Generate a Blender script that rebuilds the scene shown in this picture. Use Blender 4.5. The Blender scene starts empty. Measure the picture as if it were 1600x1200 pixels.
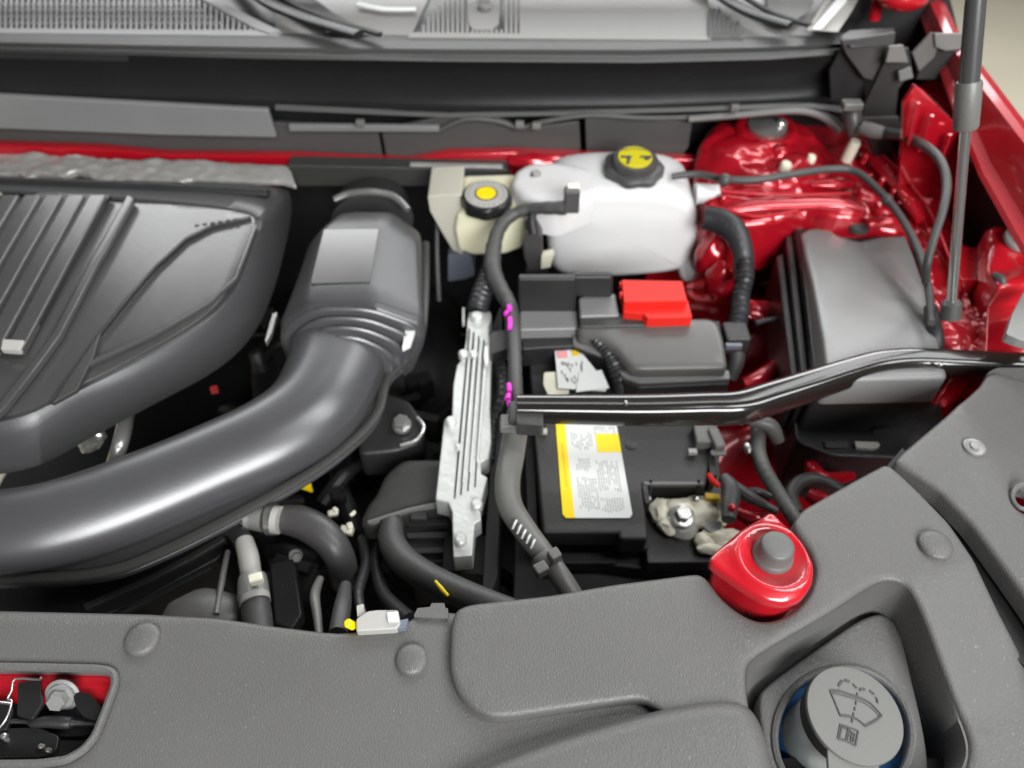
import bpy, bmesh, math, random
import numpy as np
from mathutils import Vector, Matrix, noise
from mathutils.geometry import delaunay_2d_cdt
random.seed(7)
SC = bpy.context.scene
COL = SC.collection
R = math.radians
# ------------------------------------------------------------------ camera
H, PITCH, F = 0.62, R(47.0), 1208.0
cam_d = bpy.data.cameras.new("camera"); cam = bpy.data.objects.new("camera", cam_d); COL.objects.link(cam)
cam.location = (0, 0, H); cam.rotation_euler = (math.pi/2 - PITCH, 0, 0)
cam_d.sensor_width = 36; cam_d.lens = 36*F/1600; cam_d.clip_start = 0.01; cam_d.clip_end = 60
cam_d.dof.use_dof = True; cam_d.dof.focus_distance = 0.64; cam_d.dof.aperture_fstop = 4.4
SC.camera = cam
# ------------------------------------------------------------------ light
w = bpy.data.worlds.new("World"); SC.world = w; w.use_nodes = True
bg = w.node_tree.nodes["Background"]; bg.inputs[0].default_value = (0.93, 0.97, 1, 1); bg.inputs[1].default_value = 0.06
def lamp(name, loc, target, sx, sy, power, col=(0.985, 0.995, 1.0)):
    d = bpy.data.lights.new(name, 'AREA'); d.shape = 'RECTANGLE'; d.size = sx; d.size_y = sy; d.energy = power; d.color = col
    o = bpy.data.objects.new(name, d); COL.objects.link(o); o.location = loc
    o.rotation_euler = (Vector(target)-Vector(loc)).to_track_quat('-Z', 'Y').to_euler()
    return o
lamp("window_light", (0.2, 4.3, 1.95), (0.2, 0, 1.95), 6.2, 1.3, 240)
lamp("ceiling_light", (1.0, -2.35, 2.05), (0.0, 0.6, 0), 2.2, 1.6, 290)
lamp("ceiling_light", (1.6, 0.4, 2.4), (0.2, 0.7, 0), 0.7, 1.6, 50)
lamp("ceiling_light", (2.0, 2.6, 2.4), (0.5, 0.8, 0), 1.3, 1.2, 26)
lamp("ceiling_light", (0.7, 2.35, 2.5), (0.7, 2.35, 0), 2.8, 0.16, 12)
SC.view_settings.view_transform = 'Standard'; SC.view_settings.look = 'None'
SC.view_settings.exposure = -0.2; SC.view_settings.gamma = 1
SC.cycles.use_denoising = True
# ------------------------------------------------------------------ projection helpers (photo pixel -> real place)
SN, CS = math.sin(PITCH), math.cos(PITCH)
CAM = Vector((0, 0, H)); FWD = Vector((0, CS, -SN)); UP = Vector((0, SN, CS)); RT = Vector((1, 0, 0))
def ray(px, py): return RT*((px-800)/F) + UP*((600-py)/F) + FWD
def P(px, py, z=0.0):
    d = ray(px, py); return CAM + d*((z-H)/d.z)
def PY(px, py, y):
    d = ray(px, py); return CAM + d*(y/d.y)
def PP(px, py, c, n):
    d = ray(px, py); return CAM + d*((c-CAM).dot(n)/d.dot(n))
def wpx(p, rpx): return (p-CAM).dot(FWD)*rpx/F
# ------------------------------------------------------------------ materials
def mat(name, col, rough=0.5, metal=0.0, bump=0.0, bscale=300.0, var=0.0, vscale=6.0, spec=0.5, coat=0.0, sss=0.0, trans=0.0, stretch=None, dust=0.0):
    m = bpy.data.materials.new(name); m.use_nodes = True; nt = m.node_tree; b = nt.nodes["Principled BSDF"]
    b.inputs["Base Color"].default_value = (*col, 1); b.inputs["Roughness"].default_value = rough
    b.inputs["Metallic"].default_value = metal; b.inputs["Specular IOR Level"].default_value = spec
    b.inputs["Coat Weight"].default_value = coat; b.inputs["Coat Roughness"].default_value = 0.04
    if sss: b.inputs["Subsurface Weight"].default_value = sss; b.inputs["Subsurface Radius"].default_value = (0.03, 0.025, 0.02); b.inputs["Subsurface Scale"].default_value = 1
    if trans: b.inputs["Transmission Weight"].default_value = trans
    tc = nt.nodes.new("ShaderNodeTexCoord"); src = tc.outputs["Object"]
    if stretch:
        mp = nt.nodes.new("ShaderNodeMapping"); mp.inputs["Scale"].default_value = stretch[0]; mp.inputs["Rotation"].default_value = stretch[1]
        nt.links.new(src, mp.inputs[0]); src = mp.outputs[0]
    n2 = nt.nodes.new("ShaderNodeTexNoise"); n2.inputs["Scale"].default_value = vscale; n2.inputs["Detail"].default_value = 6
    nt.links.new(tc.outputs["Object"], n2.inputs["Vector"])
    if var:
        mx = nt.nodes.new("ShaderNodeMixRGB"); mx.blend_type = 'MIX'
        mx.inputs[1].default_value = (*[c*(1-var) for c in col], 1); mx.inputs[2].default_value = (*[min(1, c*(1+var)) for c in col], 1)
        nt.links.new(n2.outputs["Fac"], mx.inputs[0]); nt.links.new(mx.outputs[0], b.inputs["Base Color"])
        if dust:
            n3 = nt.nodes.new("ShaderNodeTexNoise"); n3.inputs["Scale"].default_value = 420; n3.inputs["Detail"].default_value = 2
            cr = nt.nodes.new("ShaderNodeValToRGB"); cr.color_ramp.elements[0].position = 0.66; cr.color_ramp.elements[1].position = 0.76
            cr.color_ramp.elements[1].color = (dust, dust, dust, 1)
            m2 = nt.nodes.new("ShaderNodeMixRGB"); m2.inputs[2].default_value = (0.5, 0.49, 0.46, 1)
            nt.links.new(tc.outputs["Object"], n3.inputs["Vector"]); nt.links.new(n3.outputs["Fac"], cr.inputs[0])
            nt.links.new(cr.outputs[0], m2.inputs[0]); nt.links.new(mx.outputs[0], m2.inputs[1]); nt.links.new(m2.outputs[0], b.inputs["Base Color"])
    rr = nt.nodes.new("ShaderNodeMapRange"); rr.inputs[3].default_value = max(0, rough-0.07); rr.inputs[4].default_value = min(1, rough+0.07)
    nt.links.new(n2.outputs["Fac"], rr.inputs[0]); nt.links.new(rr.outputs[0], b.inputs["Roughness"])
    if bump:
        n = nt.nodes.new("ShaderNodeTexNoise"); n.inputs["Scale"].default_value = bscale; n.inputs["Detail"].default_value = 4
        bp = nt.nodes.new("ShaderNodeBump"); bp.inputs["Strength"].default_value = bump; bp.inputs["Distance"].default_value = 0.001
        nt.links.new(src, n.inputs["Vector"]); nt.links.new(n.outputs["Fac"], bp.inputs["Height"]); nt.links.new(bp.outputs[0], b.inputs["Normal"])
    return m
M = {}
M['cover'] = mat("grained_grey_plastic", (0.100, 0.098, 0.0945), 0.42, bump=0.6, bscale=850, var=0.14, stretch=((1, 0.45, 1), (0, 0, R(35))), dust=0.20)
M['plastic'] = mat("black_plastic", (0.020, 0.020, 0.020), 0.40, spec=0.35, bump=0.25, bscale=500, var=0.25, dust=0.08)
M['plasticmid'] = mat("charcoal_plastic", (0.034, 0.0335, 0.032), 0.40, spec=0.4, bump=0.3, bscale=450, var=0.15, dust=0.06)
M['engine'] = mat("engine_cover_plastic", (0.055, 0.054, 0.053), 0.17, bump=0.18, bscale=650, var=0.08)
M['shell'] = mat('engine_cover_shade_plastic', (0.042, 0.042, 0.043), 0.34, spec=.5, bump=0.2, bscale=650, var=0.1)  # engine plastic toned darker to put shade on sloping faces
M['pad'] = mat('window_sheen_plastic', (0.06, 0.059, 0.057), 0.15, spec=.85, bump=0.05, bscale=650, var=0.08)  # lighter, glossier copy of the engine plastic that puts in window sheen
M['palecream'] = mat('pale_grey_cream_plastic', (0.46, 0.44, 0.37), 0.35, sss=.2, var=.15, vscale=14)
M['lid'] = mat("fuse_lid_plastic", (0.165, 0.167, 0.162), 0.33, bump=0.2, bscale=500, var=0.12, dust=0.05)
M['fbcover'] = mat('box_cover_plastic', (0.085, 0.083, 0.078), 0.36, spec=.5, bump=0.2, bscale=500, var=0.1)
M['duct'] = mat("duct_plastic", (0.052, 0.052, 0.055), 0.34, spec=0.95, bump=0.06, bscale=300, var=0.1)
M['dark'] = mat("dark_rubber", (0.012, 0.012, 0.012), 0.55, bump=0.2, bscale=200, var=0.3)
M['rubber'] = mat("grey_rubber", (0.055, 0.055, 0.053), 0.5, bump=0.4, bscale=300, var=0.25)
M['conduit'] = mat("grey_conduit", (0.13, 0.128, 0.12), 0.42, bump=0.3, bscale=260, var=0.25)
M['face'] = mat('satin_black_plastic', (0.02, 0.0195, 0.019), 0.24, bump=0.05, var=0.2)
M['blacksteel'] = mat('black_coated_steel', (0.012, 0.012, 0.012), 0.38, bump=0.3, bscale=120, var=0.3)
M['tape'] = mat("black_cloth_tape", (0.025, 0.025, 0.027), 0.4, bump=0.9, bscale=160, var=0.3)
M['gloss'] = mat("glossy_black_paint", (0.014, 0.0125, 0.011), 0.17, var=0.2, coat=0.6, bump=0.05, bscale=60)
M['red'] = mat("red_metallic_paint", (0.42, 0.006, 0.015), 0.24, metal=0.3, coat=0.9, var=0.12, bump=0.06, bscale=14)
M['redb'] = mat("bright_red_paint", (0.44, 0.008, 0.016), 0.28, coat=0.7, var=0.05, bump=0.04, bscale=30)
M['redp'] = mat("red_plastic", (0.60, 0.016, 0.010), 0.5, spec=.25, var=0.06, bump=0.1, bscale=300)
M['alu'] = mat("cast_aluminium", (0.55, 0.56, 0.54), 0.42, metal=0.4, bump=0.8, bscale=120, var=0.15, vscale=25)
M['foil'] = mat("crumpled_foil", (0.40, 0.39, 0.37), 0.36, metal=0.4, bump=1.0, bscale=45, var=0.3, vscale=20)
M['steel'] = mat("zinc_steel", (0.5, 0.5, 0.48), 0.3, metal=0.85, bump=0.3, bscale=200, var=0.2, vscale=30)
M['steelgrey'] = mat("grey_coated_steel", (0.24, 0.24, 0.23), 0.4, metal=0.3, bump=0.2, bscale=150, var=0.15)
M['milk'] = mat("milky_white_plastic", (0.76, 0.76, 0.75), 0.36, sss=0.25, trans=0.22, var=0.05, bump=0.05, bscale=40)
M['milkthin'] = mat('thin_milky_plastic', (0.92, 0.90, 0.89), 0.4, sss=.2, trans=0.35)
M['cream'] = mat("yellowed_tank_plastic", (0.75, 0.72, 0.52), 0.35, sss=0.3, var=0.14, vscale=14)
M['wax'] = mat("cream_wax", (0.72, 0.69, 0.55), 0.45, bump=0.8, bscale=110, var=0.18, vscale=40)
M['white'] = mat("white_label", (0.66, 0.67, 0.65), 0.45, var=0.03)
M['greylabel'] = mat("pale_grey_label", (0.36, 0.35, 0.325), 0.45, var=0.04)
M['yellow'] = mat("yellow_label", (0.85, 0.62, 0.0), 0.45, var=0.04)
M['yellowd'] = mat("yellow_print", (0.52, 0.45, 0.005), 0.4, var=0.06)
M['ink'] = mat("grey_ink", (0.2, 0.205, 0.2), 0.6)
M['inkdark'] = mat("dark_ink", (0.05, 0.05, 0.05), 0.6)
M['engrave'] = mat("dark_moulded_line", (0.055, 0.054, 0.05), 0.55)
M['orange'] = mat("orange_yellow_ink", (0.75, 0.5, 0.01), 0.5)
M['magenta'] = mat("magenta_paint_mark", (0.85, 0.03, 0.62), 0.5)
M['blue'] = mat("blue_fluid_tank", (0.03, 0.12, 0.28), 0.14, var=0.3, vscale=20, coat=0.5)
M['neck'] = mat("pale_filler_neck", (0.60, 0.64, 0.64), 0.3, sss=0.15, var=0.06)
M['capgrey'] = mat("washer_cap_grey", (0.122, 0.120, 0.113), 0.5, bump=0.2, bscale=700, var=0.05)
M['stopper'] = mat("grey_rubber_stopper", (0.10, 0.10, 0.094), 0.48, bump=0.15, bscale=400, var=0.06)
M['capdark'] = mat("dark_cap_plastic", (0.055, 0.053, 0.052), 0.4, var=0.15, bump=0.2, bscale=300)
M['cowl'] = mat("cowl_plastic", (0.055, 0.054, 0.052), 0.5, bump=0.2, bscale=300, var=0.1)
M['grille'] = mat("pale_cowl_plastic", (0.17, 0.165, 0.155), 0.42, bump=0.2, bscale=300, var=0.1)
M['floor'] = mat("beige_floor", (0.62, 0.57, 0.44), 0.3, var=0.06, vscale=2)
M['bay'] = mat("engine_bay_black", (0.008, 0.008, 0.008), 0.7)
M['tag'] = mat("blue_tag", (0.02, 0.12, 0.6), 0.4)
M['silverpipe'] = mat("silver_pipe", (0.6, 0.6, 0.57), 0.25, metal=0.7, bump=0.3, bscale=80, var=0.15)
M['slategrey'] = mat("slate_blue_plastic", (0.13, 0.145, 0.18), 0.4, var=0.1)
# ------------------------------------------------------------------ object plumbing
def rootpos(o):
    v = Vector((0, 0, 0))
    while o: v += o.location; o = o.parent
    return v
def setp(o, label=None, cat=None, group=None, kind=None):
    if label: o['label'] = label
    if cat: o['category'] = cat
    if group: o['group'] = group
    if kind: o['kind'] = kind
    return o
def thing(name, label, cat, loc=(0, 0, 0), group=None):
    o = bpy.data.objects.new(name, None); COL.objects.link(o); o.location = loc; o.empty_display_size = 0.02
    return setp(o, label, cat, group)
def obj(name, geo, m, parent=None, smooth=True, bevel=0.0, seg=2, angle=35, sub=0, **props):
    vs, fs = geo
    vs = [Vector(v) for v in vs]
    base = rootpos(parent) if parent else sum(vs, Vector())/len(vs)
    me = bpy.data.meshes.new(name); me.from_pydata([tuple(v-base) for v in vs], [], fs)
    bm = bmesh.new(); bm.from_mesh(me); bmesh.ops.remove_doubles(bm, verts=bm.verts, dist=1e-6)
    bmesh.ops.recalc_face_normals(bm, faces=bm.faces); bm.to_mesh(me); bm.free()
    me.materials.append(M[m] if isinstance(m, str) else m)
    o = bpy.data.objects.new(name, me); COL.objects.link(o)
    if parent: o.parent = parent
    else: o.location = base
    if smooth:
        me.polygons.foreach_set('use_smooth', [True]*len(me.polygons))
        me.set_sharp_from_angle(angle=R(angle)) if not bevel else None
    if bevel:
        b = o.modifiers.new("bevel", 'BEVEL'); b.width = bevel; b.segments = seg; b.limit_method = 'ANGLE'; b.angle_limit = R(30); b.harden_normals = True
        b.use_clamp_overlap = True
    if sub:
        s = o.modifiers.new("sub", 'SUBSURF'); s.levels = sub; s.render_levels = sub
    return setp(o, **props)
def join(*gs):
    V, Fc = [], []
    for g in gs:
        n = len(V); V += list(g[0]); Fc += [tuple(i+n for i in f) for f in g[1]]
    return V, Fc
# ------------------------------------------------------------------ 2D outline tools
def chaikin(p, it=2, closed=True):
    for _ in range(it):
        q = []
        n = len(p)
        rng = range(n) if closed else range(n-1)
        if not closed: q.append(p[0])
        for i in rng:
            a, b = Vector(p[i]), Vector(p[(i+1) % n])
            q += [a*0.75+b*0.25, a*0.25+b*0.75]
        if not closed: q.append(p[-1])
        p = q
    return p
def fillet(p, r, k=4):
    q = []; n = len(p)
    for i in range(n):
        a, b, c = Vector(p[i-1]), Vector(p[i]), Vector(p[(i+1) % n])
        da, dc = (a-b), (c-b)
        ra = min(r, da.length*0.45); rc = min(r, dc.length*0.45)
        s, e = b+da.normalized()*ra, b+dc.normalized()*rc
        for j in range(k+1):
            t = j/k; q.append(s*(1-t)**2 + b*2*t*(1-t) + e*t*t)
    return q
def densify(p, h):
    q = []; n = len(p)
    for i in range(n):
        a, b = Vector(p[i]), Vector(p[(i+1) % n]); L = (b-a).length
        k = max(1, int(math.ceil(L/h)))
        for j in range(k): q.append(a+(b-a)*(j/k))
    return q
def prism(top, ext):
    """closed planar loop of 3D points extruded by the vector ext"""
    n = len(top); e = Vector(ext)
    vs = [Vector(v) for v in top] + [Vector(v)+e for v in top]
    fs = [tuple(range(n)), tuple(range(2*n-1, n-1, -1))] + [(i, i+n, (i+1) % n+n, (i+1) % n) for i in range(n)]
    return vs, fs
def slab(px, z, t, r=0.0):
    """horizontal plate whose top outline is seen at the photo's pixels, at height z, thickness t"""
    p = [P(a[0], a[1], a[2] if len(a) > 2 else z) for a in px]
    if r: p = fillet(p, r)
    return prism(p, (0, 0, -t))
def front(px, y, d, r=0.0):
    """upright plate in the plane Y=y reaching back by d"""
    p = [PY(a[0], a[1], y) for a in px]
    if r: p = fillet(p, r)
    return prism(p, (0, d, 0))
def fbox(x0, x1, yt, yb, zb, d, sk=0):
    """box whose front face spans these pixels and whose foot is at height zb"""
    y = P((x0+x1)/2, yb, zb).y
    return front([(x0, yt), (x1, yt), (x1+sk, yb), (x0+sk, yb)], y, d)
def seg_dist(pts, loops):
    A = []; B = []
    for l in loops:
        a = np.array([(v.x, v.y) for v in l]); A.append(a); B.append(np.roll(a, -1, axis=0))
    A = np.concatenate(A); B = np.concatenate(B); D = B-A; L = (D**2).sum(1)+1e-18
    out = np.empty(len(pts))
    for s in range(0, len(pts), 2000):
        p = pts[s:s+2000]
        t = np.clip(((p[:, None, :]-A[None])*D[None]).sum(2)/L, 0, 1)
        q = A[None]+t[..., None]*D[None]
        out[s:s+2000] = np.sqrt(((p[:, None, :]-q)**2).sum(2).min(1))
    return out
def inside(pts, loop):
    x, y = pts[:, 0], pts[:, 1]; r = np.zeros(len(pts), bool); n = len(loop)
    for i in range(n):
        a, b = loop[i], loop[(i+1) % n]
        c = (a.y > y) != (b.y > y)
        if not c.any(): continue
        with np.errstate(divide='ignore', invalid='ignore'):
            xi = (b.x-a.x)*(y-a.y)/(b.y-a.y+1e-18)+a.x
        r ^= c & (x < xi)
    return r
def sheet(outer, z, holes=(), t=0.01, er=0.004, grid=0.014, zf=None, skirt=True, hskirt=None):
    """plate with rounded edges, holes and a height function zf(x,y)"""
    loops = [densify(outer, grid*0.7)]+[densify(h, grid*0.5) for h in holes]
    pts = []; edges = []
    for l in loops:
        n0 = len(pts); pts += [(v.x, v.y) for v in l]; edges += [(n0+i, n0+(i+1) % len(l)) for i in range(len(l))]
    nb = len(pts)
    cand = []
    for l in loops:
        n = len(l)
        for i in range(n):
            tdir = (l[(i+1) % n]-l[i-1]); tdir = Vector((tdir.x, tdir.y)).normalized(); nn = Vector((-tdir.y, tdir.x))
            for s in (1, -1):
                for k in (0.12, 0.45, 1.0):
                    cand.append((l[i].x+nn.x*s*er*k, l[i].y+nn.y*s*er*k, er*k*0.97))
    c = np.array(cand); ok = inside(c[:, :2], loops[0])
    for h in loops[1:]: ok &= ~inside(c[:, :2], h)
    c = c[ok]; d = seg_dist(c[:, :2], loops); c = c[d >= c[:, 2]*0.98]
    pts += [tuple(v) for v in c[:, :2]]
    a = np.array([(v.x, v.y) for v in loops[0]]); mn, mx = a.min(0), a.max(0)
    gx, gy = np.meshgrid(np.arange(mn[0], mx[0], grid), np.arange(mn[1], mx[1], grid)); g = np.stack([gx.ravel(), gy.ravel()], 1)
    ok = inside(g, loops[0])
    for h in loops[1:]: ok &= ~inside(g, h)
    g = g[ok]; g = g[seg_dist(g, loops) > er*1.25]
    pts += [tuple(v) for v in g]
    V, E, Fc, _, _, _ = delaunay_2d_cdt([Vector(p) for p in pts], edges, [], 0, 1e-7)
    va = np.array([(v.x, v.y) for v in V]); cen = np.array([va[list(f)].mean(0) for f in Fc])
    ok = inside(cen, loops[0])
    for h in loops[1:]: ok &= ~inside(cen, h)
    faces = [tuple(f) for f, o in zip(Fc, ok) if o]
    d = seg_dist(va, loops); dd = np.clip(d/er, 0, 1); drop = er*(1-np.sqrt(np.clip(1-(1-dd)**2, 0, 1)))
    zz = [(zf(x, y) if zf else 0)+z for x, y in va]
    vs = [Vector((x, y, q-dr)) for (x, y), q, dr in zip(va, zz, drop)]
    if skirt:
        for l in loops:
            n = len(l); n0 = len(vs)
            for v in l:
                q = (zf(v.x, v.y) if zf else 0)+z-er; vs.append(Vector((v.x, v.y, q)))
            for v in l: vs.append(Vector((v.x, v.y, z-t)))
            faces += [(n0+i, n0+(i+1) % n, n0+n+(i+1) % n, n0+n+i) for i in range(n)]
    return vs, faces
def outl(px, z, sm=2, r=0.0):
    p = [P(a[0], a[1], z) for a in px]
    if r: return fillet(p, r, 5)
    return chaikin(p, sm) if sm else p
def loft(rings, cap0=False, cap1=False, closed=True):
    vs = []; fs = []; n = len(rings[0])
    for r in rings: vs += [Vector(v) for v in r]
    for k in range(len(rings)-1):
        for i in range(n if closed else n-1):
            j = (i+1) % n; fs.append((k*n+i, k*n+j, (k+1)*n+j, (k+1)*n+i))
    if cap0: fs.append(tuple(range(n)))
    if cap1: fs.append(tuple((len(rings)-1)*n+i for i in range(n)))
    return vs, fs
def catmull(p, k=6):
    q = []; n = len(p)
    for i in range(n-1):
        a = p[max(i-1, 0)]; b = p[i]; c = p[i+1]; d = p[min(i+2, n-1)]
        for j in range(k):
            t = j/k
            q.append([0.5*((2*b[m])+(-a[m]+c[m])*t+(2*a[m]-5*b[m]+4*c[m]-d[m])*t*t+(-a[m]+3*b[m]-3*c[m]+d[m])*t**3) for m in range(len(b))])
    q.append(list(p[-1])); return q
def sweep(pts, seg=14, sx=1.0, sy=1.0, n=2.0, k=6, caps=True, ripple=0.0, rp=0.006, rot=0.0):
    """pts: (Vector, radius); tube with a superellipse section (sx sideways, sy up)"""
    q = catmull([[*p, r] for p, r in pts], k) if k > 1 else [[*p, r] for p, r in pts]
    if ripple:   # resample densely
        out = []; acc = 0
        for i in range(len(q)-1):
            L = (Vector(q[i+1][:3])-Vector(q[i][:3])).length; m = max(1, int(L/(rp/4)))
            for j in range(m):
                t = j/m; v = [q[i][c]*(1-t)+q[i+1][c]*t for c in range(4)]
                v[3] *= 1+ripple*math.sin((acc+L*t)/rp*2*math.pi); out.append(v)
            acc += L
        q = out+[q[-1]]
    rings = []; prev = None
    for i, v in enumerate(q):
        a = Vector(q[max(i-1, 0)][:3]); b = Vector(q[min(i+1, len(q)-1)][:3]); T = (b-a).normalized()
        if prev is None:
            ref = Vector((0, 0, 1)) if abs(T.z) < 0.85 else Vector((0, 1, 0))
            side = T.cross(ref).normalized()
        else: side = (prev-T*prev.dot(T)).normalized()
        prev = side; up = side.cross(T)
        ring = []
        for s in range(seg):
            an = 2*math.pi*s/seg+rot; c, d = math.cos(an), math.sin(an)
            if n < 0:   # rounded octagon
                rr_ = sum(abs(math.cos(an-k_*math.pi/4))**9 for k_ in range(4))**(-1/9)*1.0; c *= rr_; d *= rr_
            else: c = math.copysign(abs(c)**(2/n), c); d = math.copysign(abs(d)**(2/n), d)
            ring.append(Vector(v[:3])+side*(c*v[3]*sx)+up*(d*v[3]*sy))
        rings.append(ring)
    return loft(rings, caps, caps)
def tpx(pp, z=None, **kw):
    """tube through photo pixels: (px, py, z, radius in px)"""
    L = []
    for a in pp:
        p = P(a[0], a[1], a[2]); L.append((p, wpx(p, a[3])))
    return sweep(L, **kw)
def lathe(c, ax, prof, seg=32, mod=None):
    c = Vector(c); ax = Vector(ax).normalized(); u = ax.orthogonal().normalized(); v = ax.cross(u)
    rings = []
    for i, (r, h) in enumerate(prof):
        ring = []
        for s in range(seg):
            a = 2*math.pi*s/seg; rr = r*(mod(a, i) if mod else 1); ring.append(c+ax*h+u*(rr*math.cos(a))+v*(rr*math.sin(a)))
        rings.append(ring)
    return loft(rings, True, True)
def box(c, s, rz=0.0, rx=0.0):
    c = Vector(c); m = Matrix.Rotation(rz, 3, 'Z') @ Matrix.Rotation(rx, 3, 'X'); vs = []
    for x in (-.5, .5):
        for y in (-.5, .5):
            for z in (-.5, .5): vs.append(c+m @ Vector((x*s[0], y*s[1], z*s[2])))
    return vs, [(0, 1, 3, 2), (4, 6, 7, 5), (0, 4, 5, 1), (2, 3, 7, 6), (0, 2, 6, 4), (1, 5, 7, 3)]
def blob(c, r, amp=0.3, fq=40, sc=(1, 1, 1), lev=3):
    bm = bmesh.new(); bmesh.ops.create_icosphere(bm, subdivisions=lev, radius=1)
    vs = []
    for v in bm.verts:
        k = 1+amp*noise.noise(v.co*1.7+Vector(c)*fq); vs.append(Vector(c)+Vector((v.co.x*sc[0], v.co.y*sc[1], v.co.z*sc[2]))*r*k)
    fs = [tuple(q.index for q in f.verts) for f in bm.faces]; bm.free(); return vs, fs
def hexbolt(p, r, h, ax=(0, 0, 1), flange=1.35):
    p = Vector(p); ax = Vector(ax).normalized()
    return join(lathe(p, ax, [(r*flange, -h*0.2), (r*flange, h*0.12), (r*1.15, h*0.22)], 24), lathe(p+ax*h*0.2, ax, [(r, 0), (r, h*0.7), (r*0.88, h*0.8)], 6))
def pin(px, py, z, r):
    p = P(px, py, z); w_ = wpx(p, r)
    return lathe(p, (0, 0, 1), [(w_*1.02, -0.004), (w_, 0.0006), (w_*0.93, 0.0020), (w_*0.75, 0.0031), (w_*0.45, 0.0040), (w_*0.15, 0.0043)], 32)
def up_slab(px, z, t, r, m, name, parent=None, bev=0.002, **k):
    return obj(name, slab(px, z, t, r), m, parent, bevel=bev, **k)
# ================================================================== SETTING
obj("showroom_floor", ([(-8, -4, -0.85), (8, -4, -0.85), (8, 9, -0.85), (-8, 9, -0.85)], [(0, 1, 2, 3)]), 'floor', kind='structure')
# the dark well of the bay
def wall(name, a, b, z0, z1, m, th=0.01, **k):
    a, b = Vector((*a, 0)), Vector((*b, 0)); nrm = Vector((-(b-a).y, (b-a).x, 0)).normalized()*th
    return obj(name, prism([a+Vector((0, 0, z0)), b+Vector((0, 0, z0)), b+Vector((0, 0, z1)), a+Vector((0, 0, z1))], nrm), m, smooth=False, **k)
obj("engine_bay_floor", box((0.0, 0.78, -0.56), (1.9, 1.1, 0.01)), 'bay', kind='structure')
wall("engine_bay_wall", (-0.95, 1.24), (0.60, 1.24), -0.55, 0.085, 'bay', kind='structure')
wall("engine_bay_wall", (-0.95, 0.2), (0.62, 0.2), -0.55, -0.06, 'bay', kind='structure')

# ================================================================== ENGINE COVER
ec = thing("engine_cover", "large ribbed charcoal plastic engine cover beside the black air intake duct", "engine cover", P(200, 500, -0.06))
def ring3(px, zs):
    return [P(a[0], a[1], z) for a, z in zip(px, zs)] if isinstance(zs, list) else [P(a[0], a[1], zs) for a in px]
def rr(px, z, k=3): return chaikin(ring3(px, z), k)
O = [(-120, 755), (-20, 745), (55, 731), (98, 710), (140, 685), (240, 632), (340, 580), (392, 532), (424, 470), (448, 380), (458, 318), (446, 284), (300, 279), (100, 276), (-120, 270)]
A1 = [(-120, 700), (-20, 688), (50, 674), (84, 655), (130, 630), (225, 588), (325, 530), (372, 487), (398, 425), (414, 372), (424, 330), (408, 312), (300, 297), (100, 289), (-120, 280)]
R1 = [(-120, 676), (-20, 664), (42, 650), (75, 634), (122, 612), (212, 568), (314, 512), (358, 472), (388, 412), (405, 365), (412, 342), (396, 330), (300, 316), (100, 301), (-120, 290)]
I1 = [(-120, 670), (-20, 658), (40, 645), (71, 629), (117, 606), (208, 562), (308, 506), (350, 468), (380, 408), (396, 363), (401, 345), (388, 335), (300, 321), (100, 306), (-120, 295)]
rings = [rr(O, -0.085), rr(O, -0.06), rr(A1, -0.012), rr(R1, 0.0), rr(I1, -0.003)]
obj("shell", loft(rings), 'shell', ec, angle=50)
I2 = [(a, b) for a, b in I1]
obj("top_panel", sheet(rr(I2, -0.003), -0.003, t=0.006, er=0.001, grid=0.016, zf=lambda x, y: 0.004*math.sin((x+0.5)*6)), 'engine', ec)
# ribs
def lerp_poly(p, y):
    for (x0, y0), (x1, y1) in zip(p, p[1:]):
        if y0 <= y <= y1: return x0+(x1-x0)*(y-y0)/(y1-y0)
RE = [(166, 303), (112, 400), (34, 546)]
for k in range(5):
    dx = -34*k
    ye = 546-(0 if k == 0 else 0)
    right = [(x+dx*(1+0.10*(y-303)/240), y) for x, y in RE]; left = [(x-27*(1+0.06*(y-303)/240), y) for x, y in right]
    g = slab(right+left[::-1], 0.0095, 0.012)
    obj("rib", g, 'engine', ec, bevel=0.003)
x0, y0 = RE[-1]
obj("rib_gap_shade", slab([(60, 300), (172, 304), (116, 402), (38, 548), (-120, 548), (-120, 400)], 0.0050, 0.006), 'blacksteel', ec)  # dark sheet puts the shade of the rib gaps into colour
obj("rib_end_cap", slab([(4, 529), (38, 531), (30, 547), (0, 545)], 0.0115, 0.008), 'greylabel', ec, bevel=0.0015)
def strip(c, wpx_, z, t, m, name, parent, bev=0.001):
    L = []; Rr = []
    for i in range(len(c)):
        a = Vector(c[max(i-1, 0)][:2]); b = Vector(c[min(i+1, len(c)-1)][:2]); d = (b-a).normalized(); n = Vector((-d.y, d.x))*(c[i][2] if len(c[i]) > 2 else wpx_)/2
        L.append((c[i][0]+n.x, c[i][1]+n.y)); Rr.append((c[i][0]-n.x, c[i][1]-n.y))
    return obj(name, slab(L+Rr[::-1], z, t), m, parent, bevel=bev)
strip([(204, 305), (160, 385), (148, 404), (120, 458), (88, 520), (50, 572), (2, 632), (-40, 670)], 13, 0.0085, 0.010, 'engine', "crease", ec, 0.003)
strip([(392, 338), (330, 352), (290, 372), (262, 398), (243, 415), (200, 465), (158, 517), (78, 628)], 4, 0.0045, 0.005, 'plastic', "crease", ec)
obj("facet", slab([(158, 515), (146, 556), (120, 608), (80, 630)], 0.006, 0.006), 'plasticmid', ec, bevel=0.0015)  # flat slab in darker colour, standing in for shade from a tilt
strip([(399, 350), (380, 400), (368, 432), (330, 468), (240, 520), (150, 560), (110, 585)], 5, 0.0055, 0.006, 'engine', "crease", ec, 0.0015)
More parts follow.
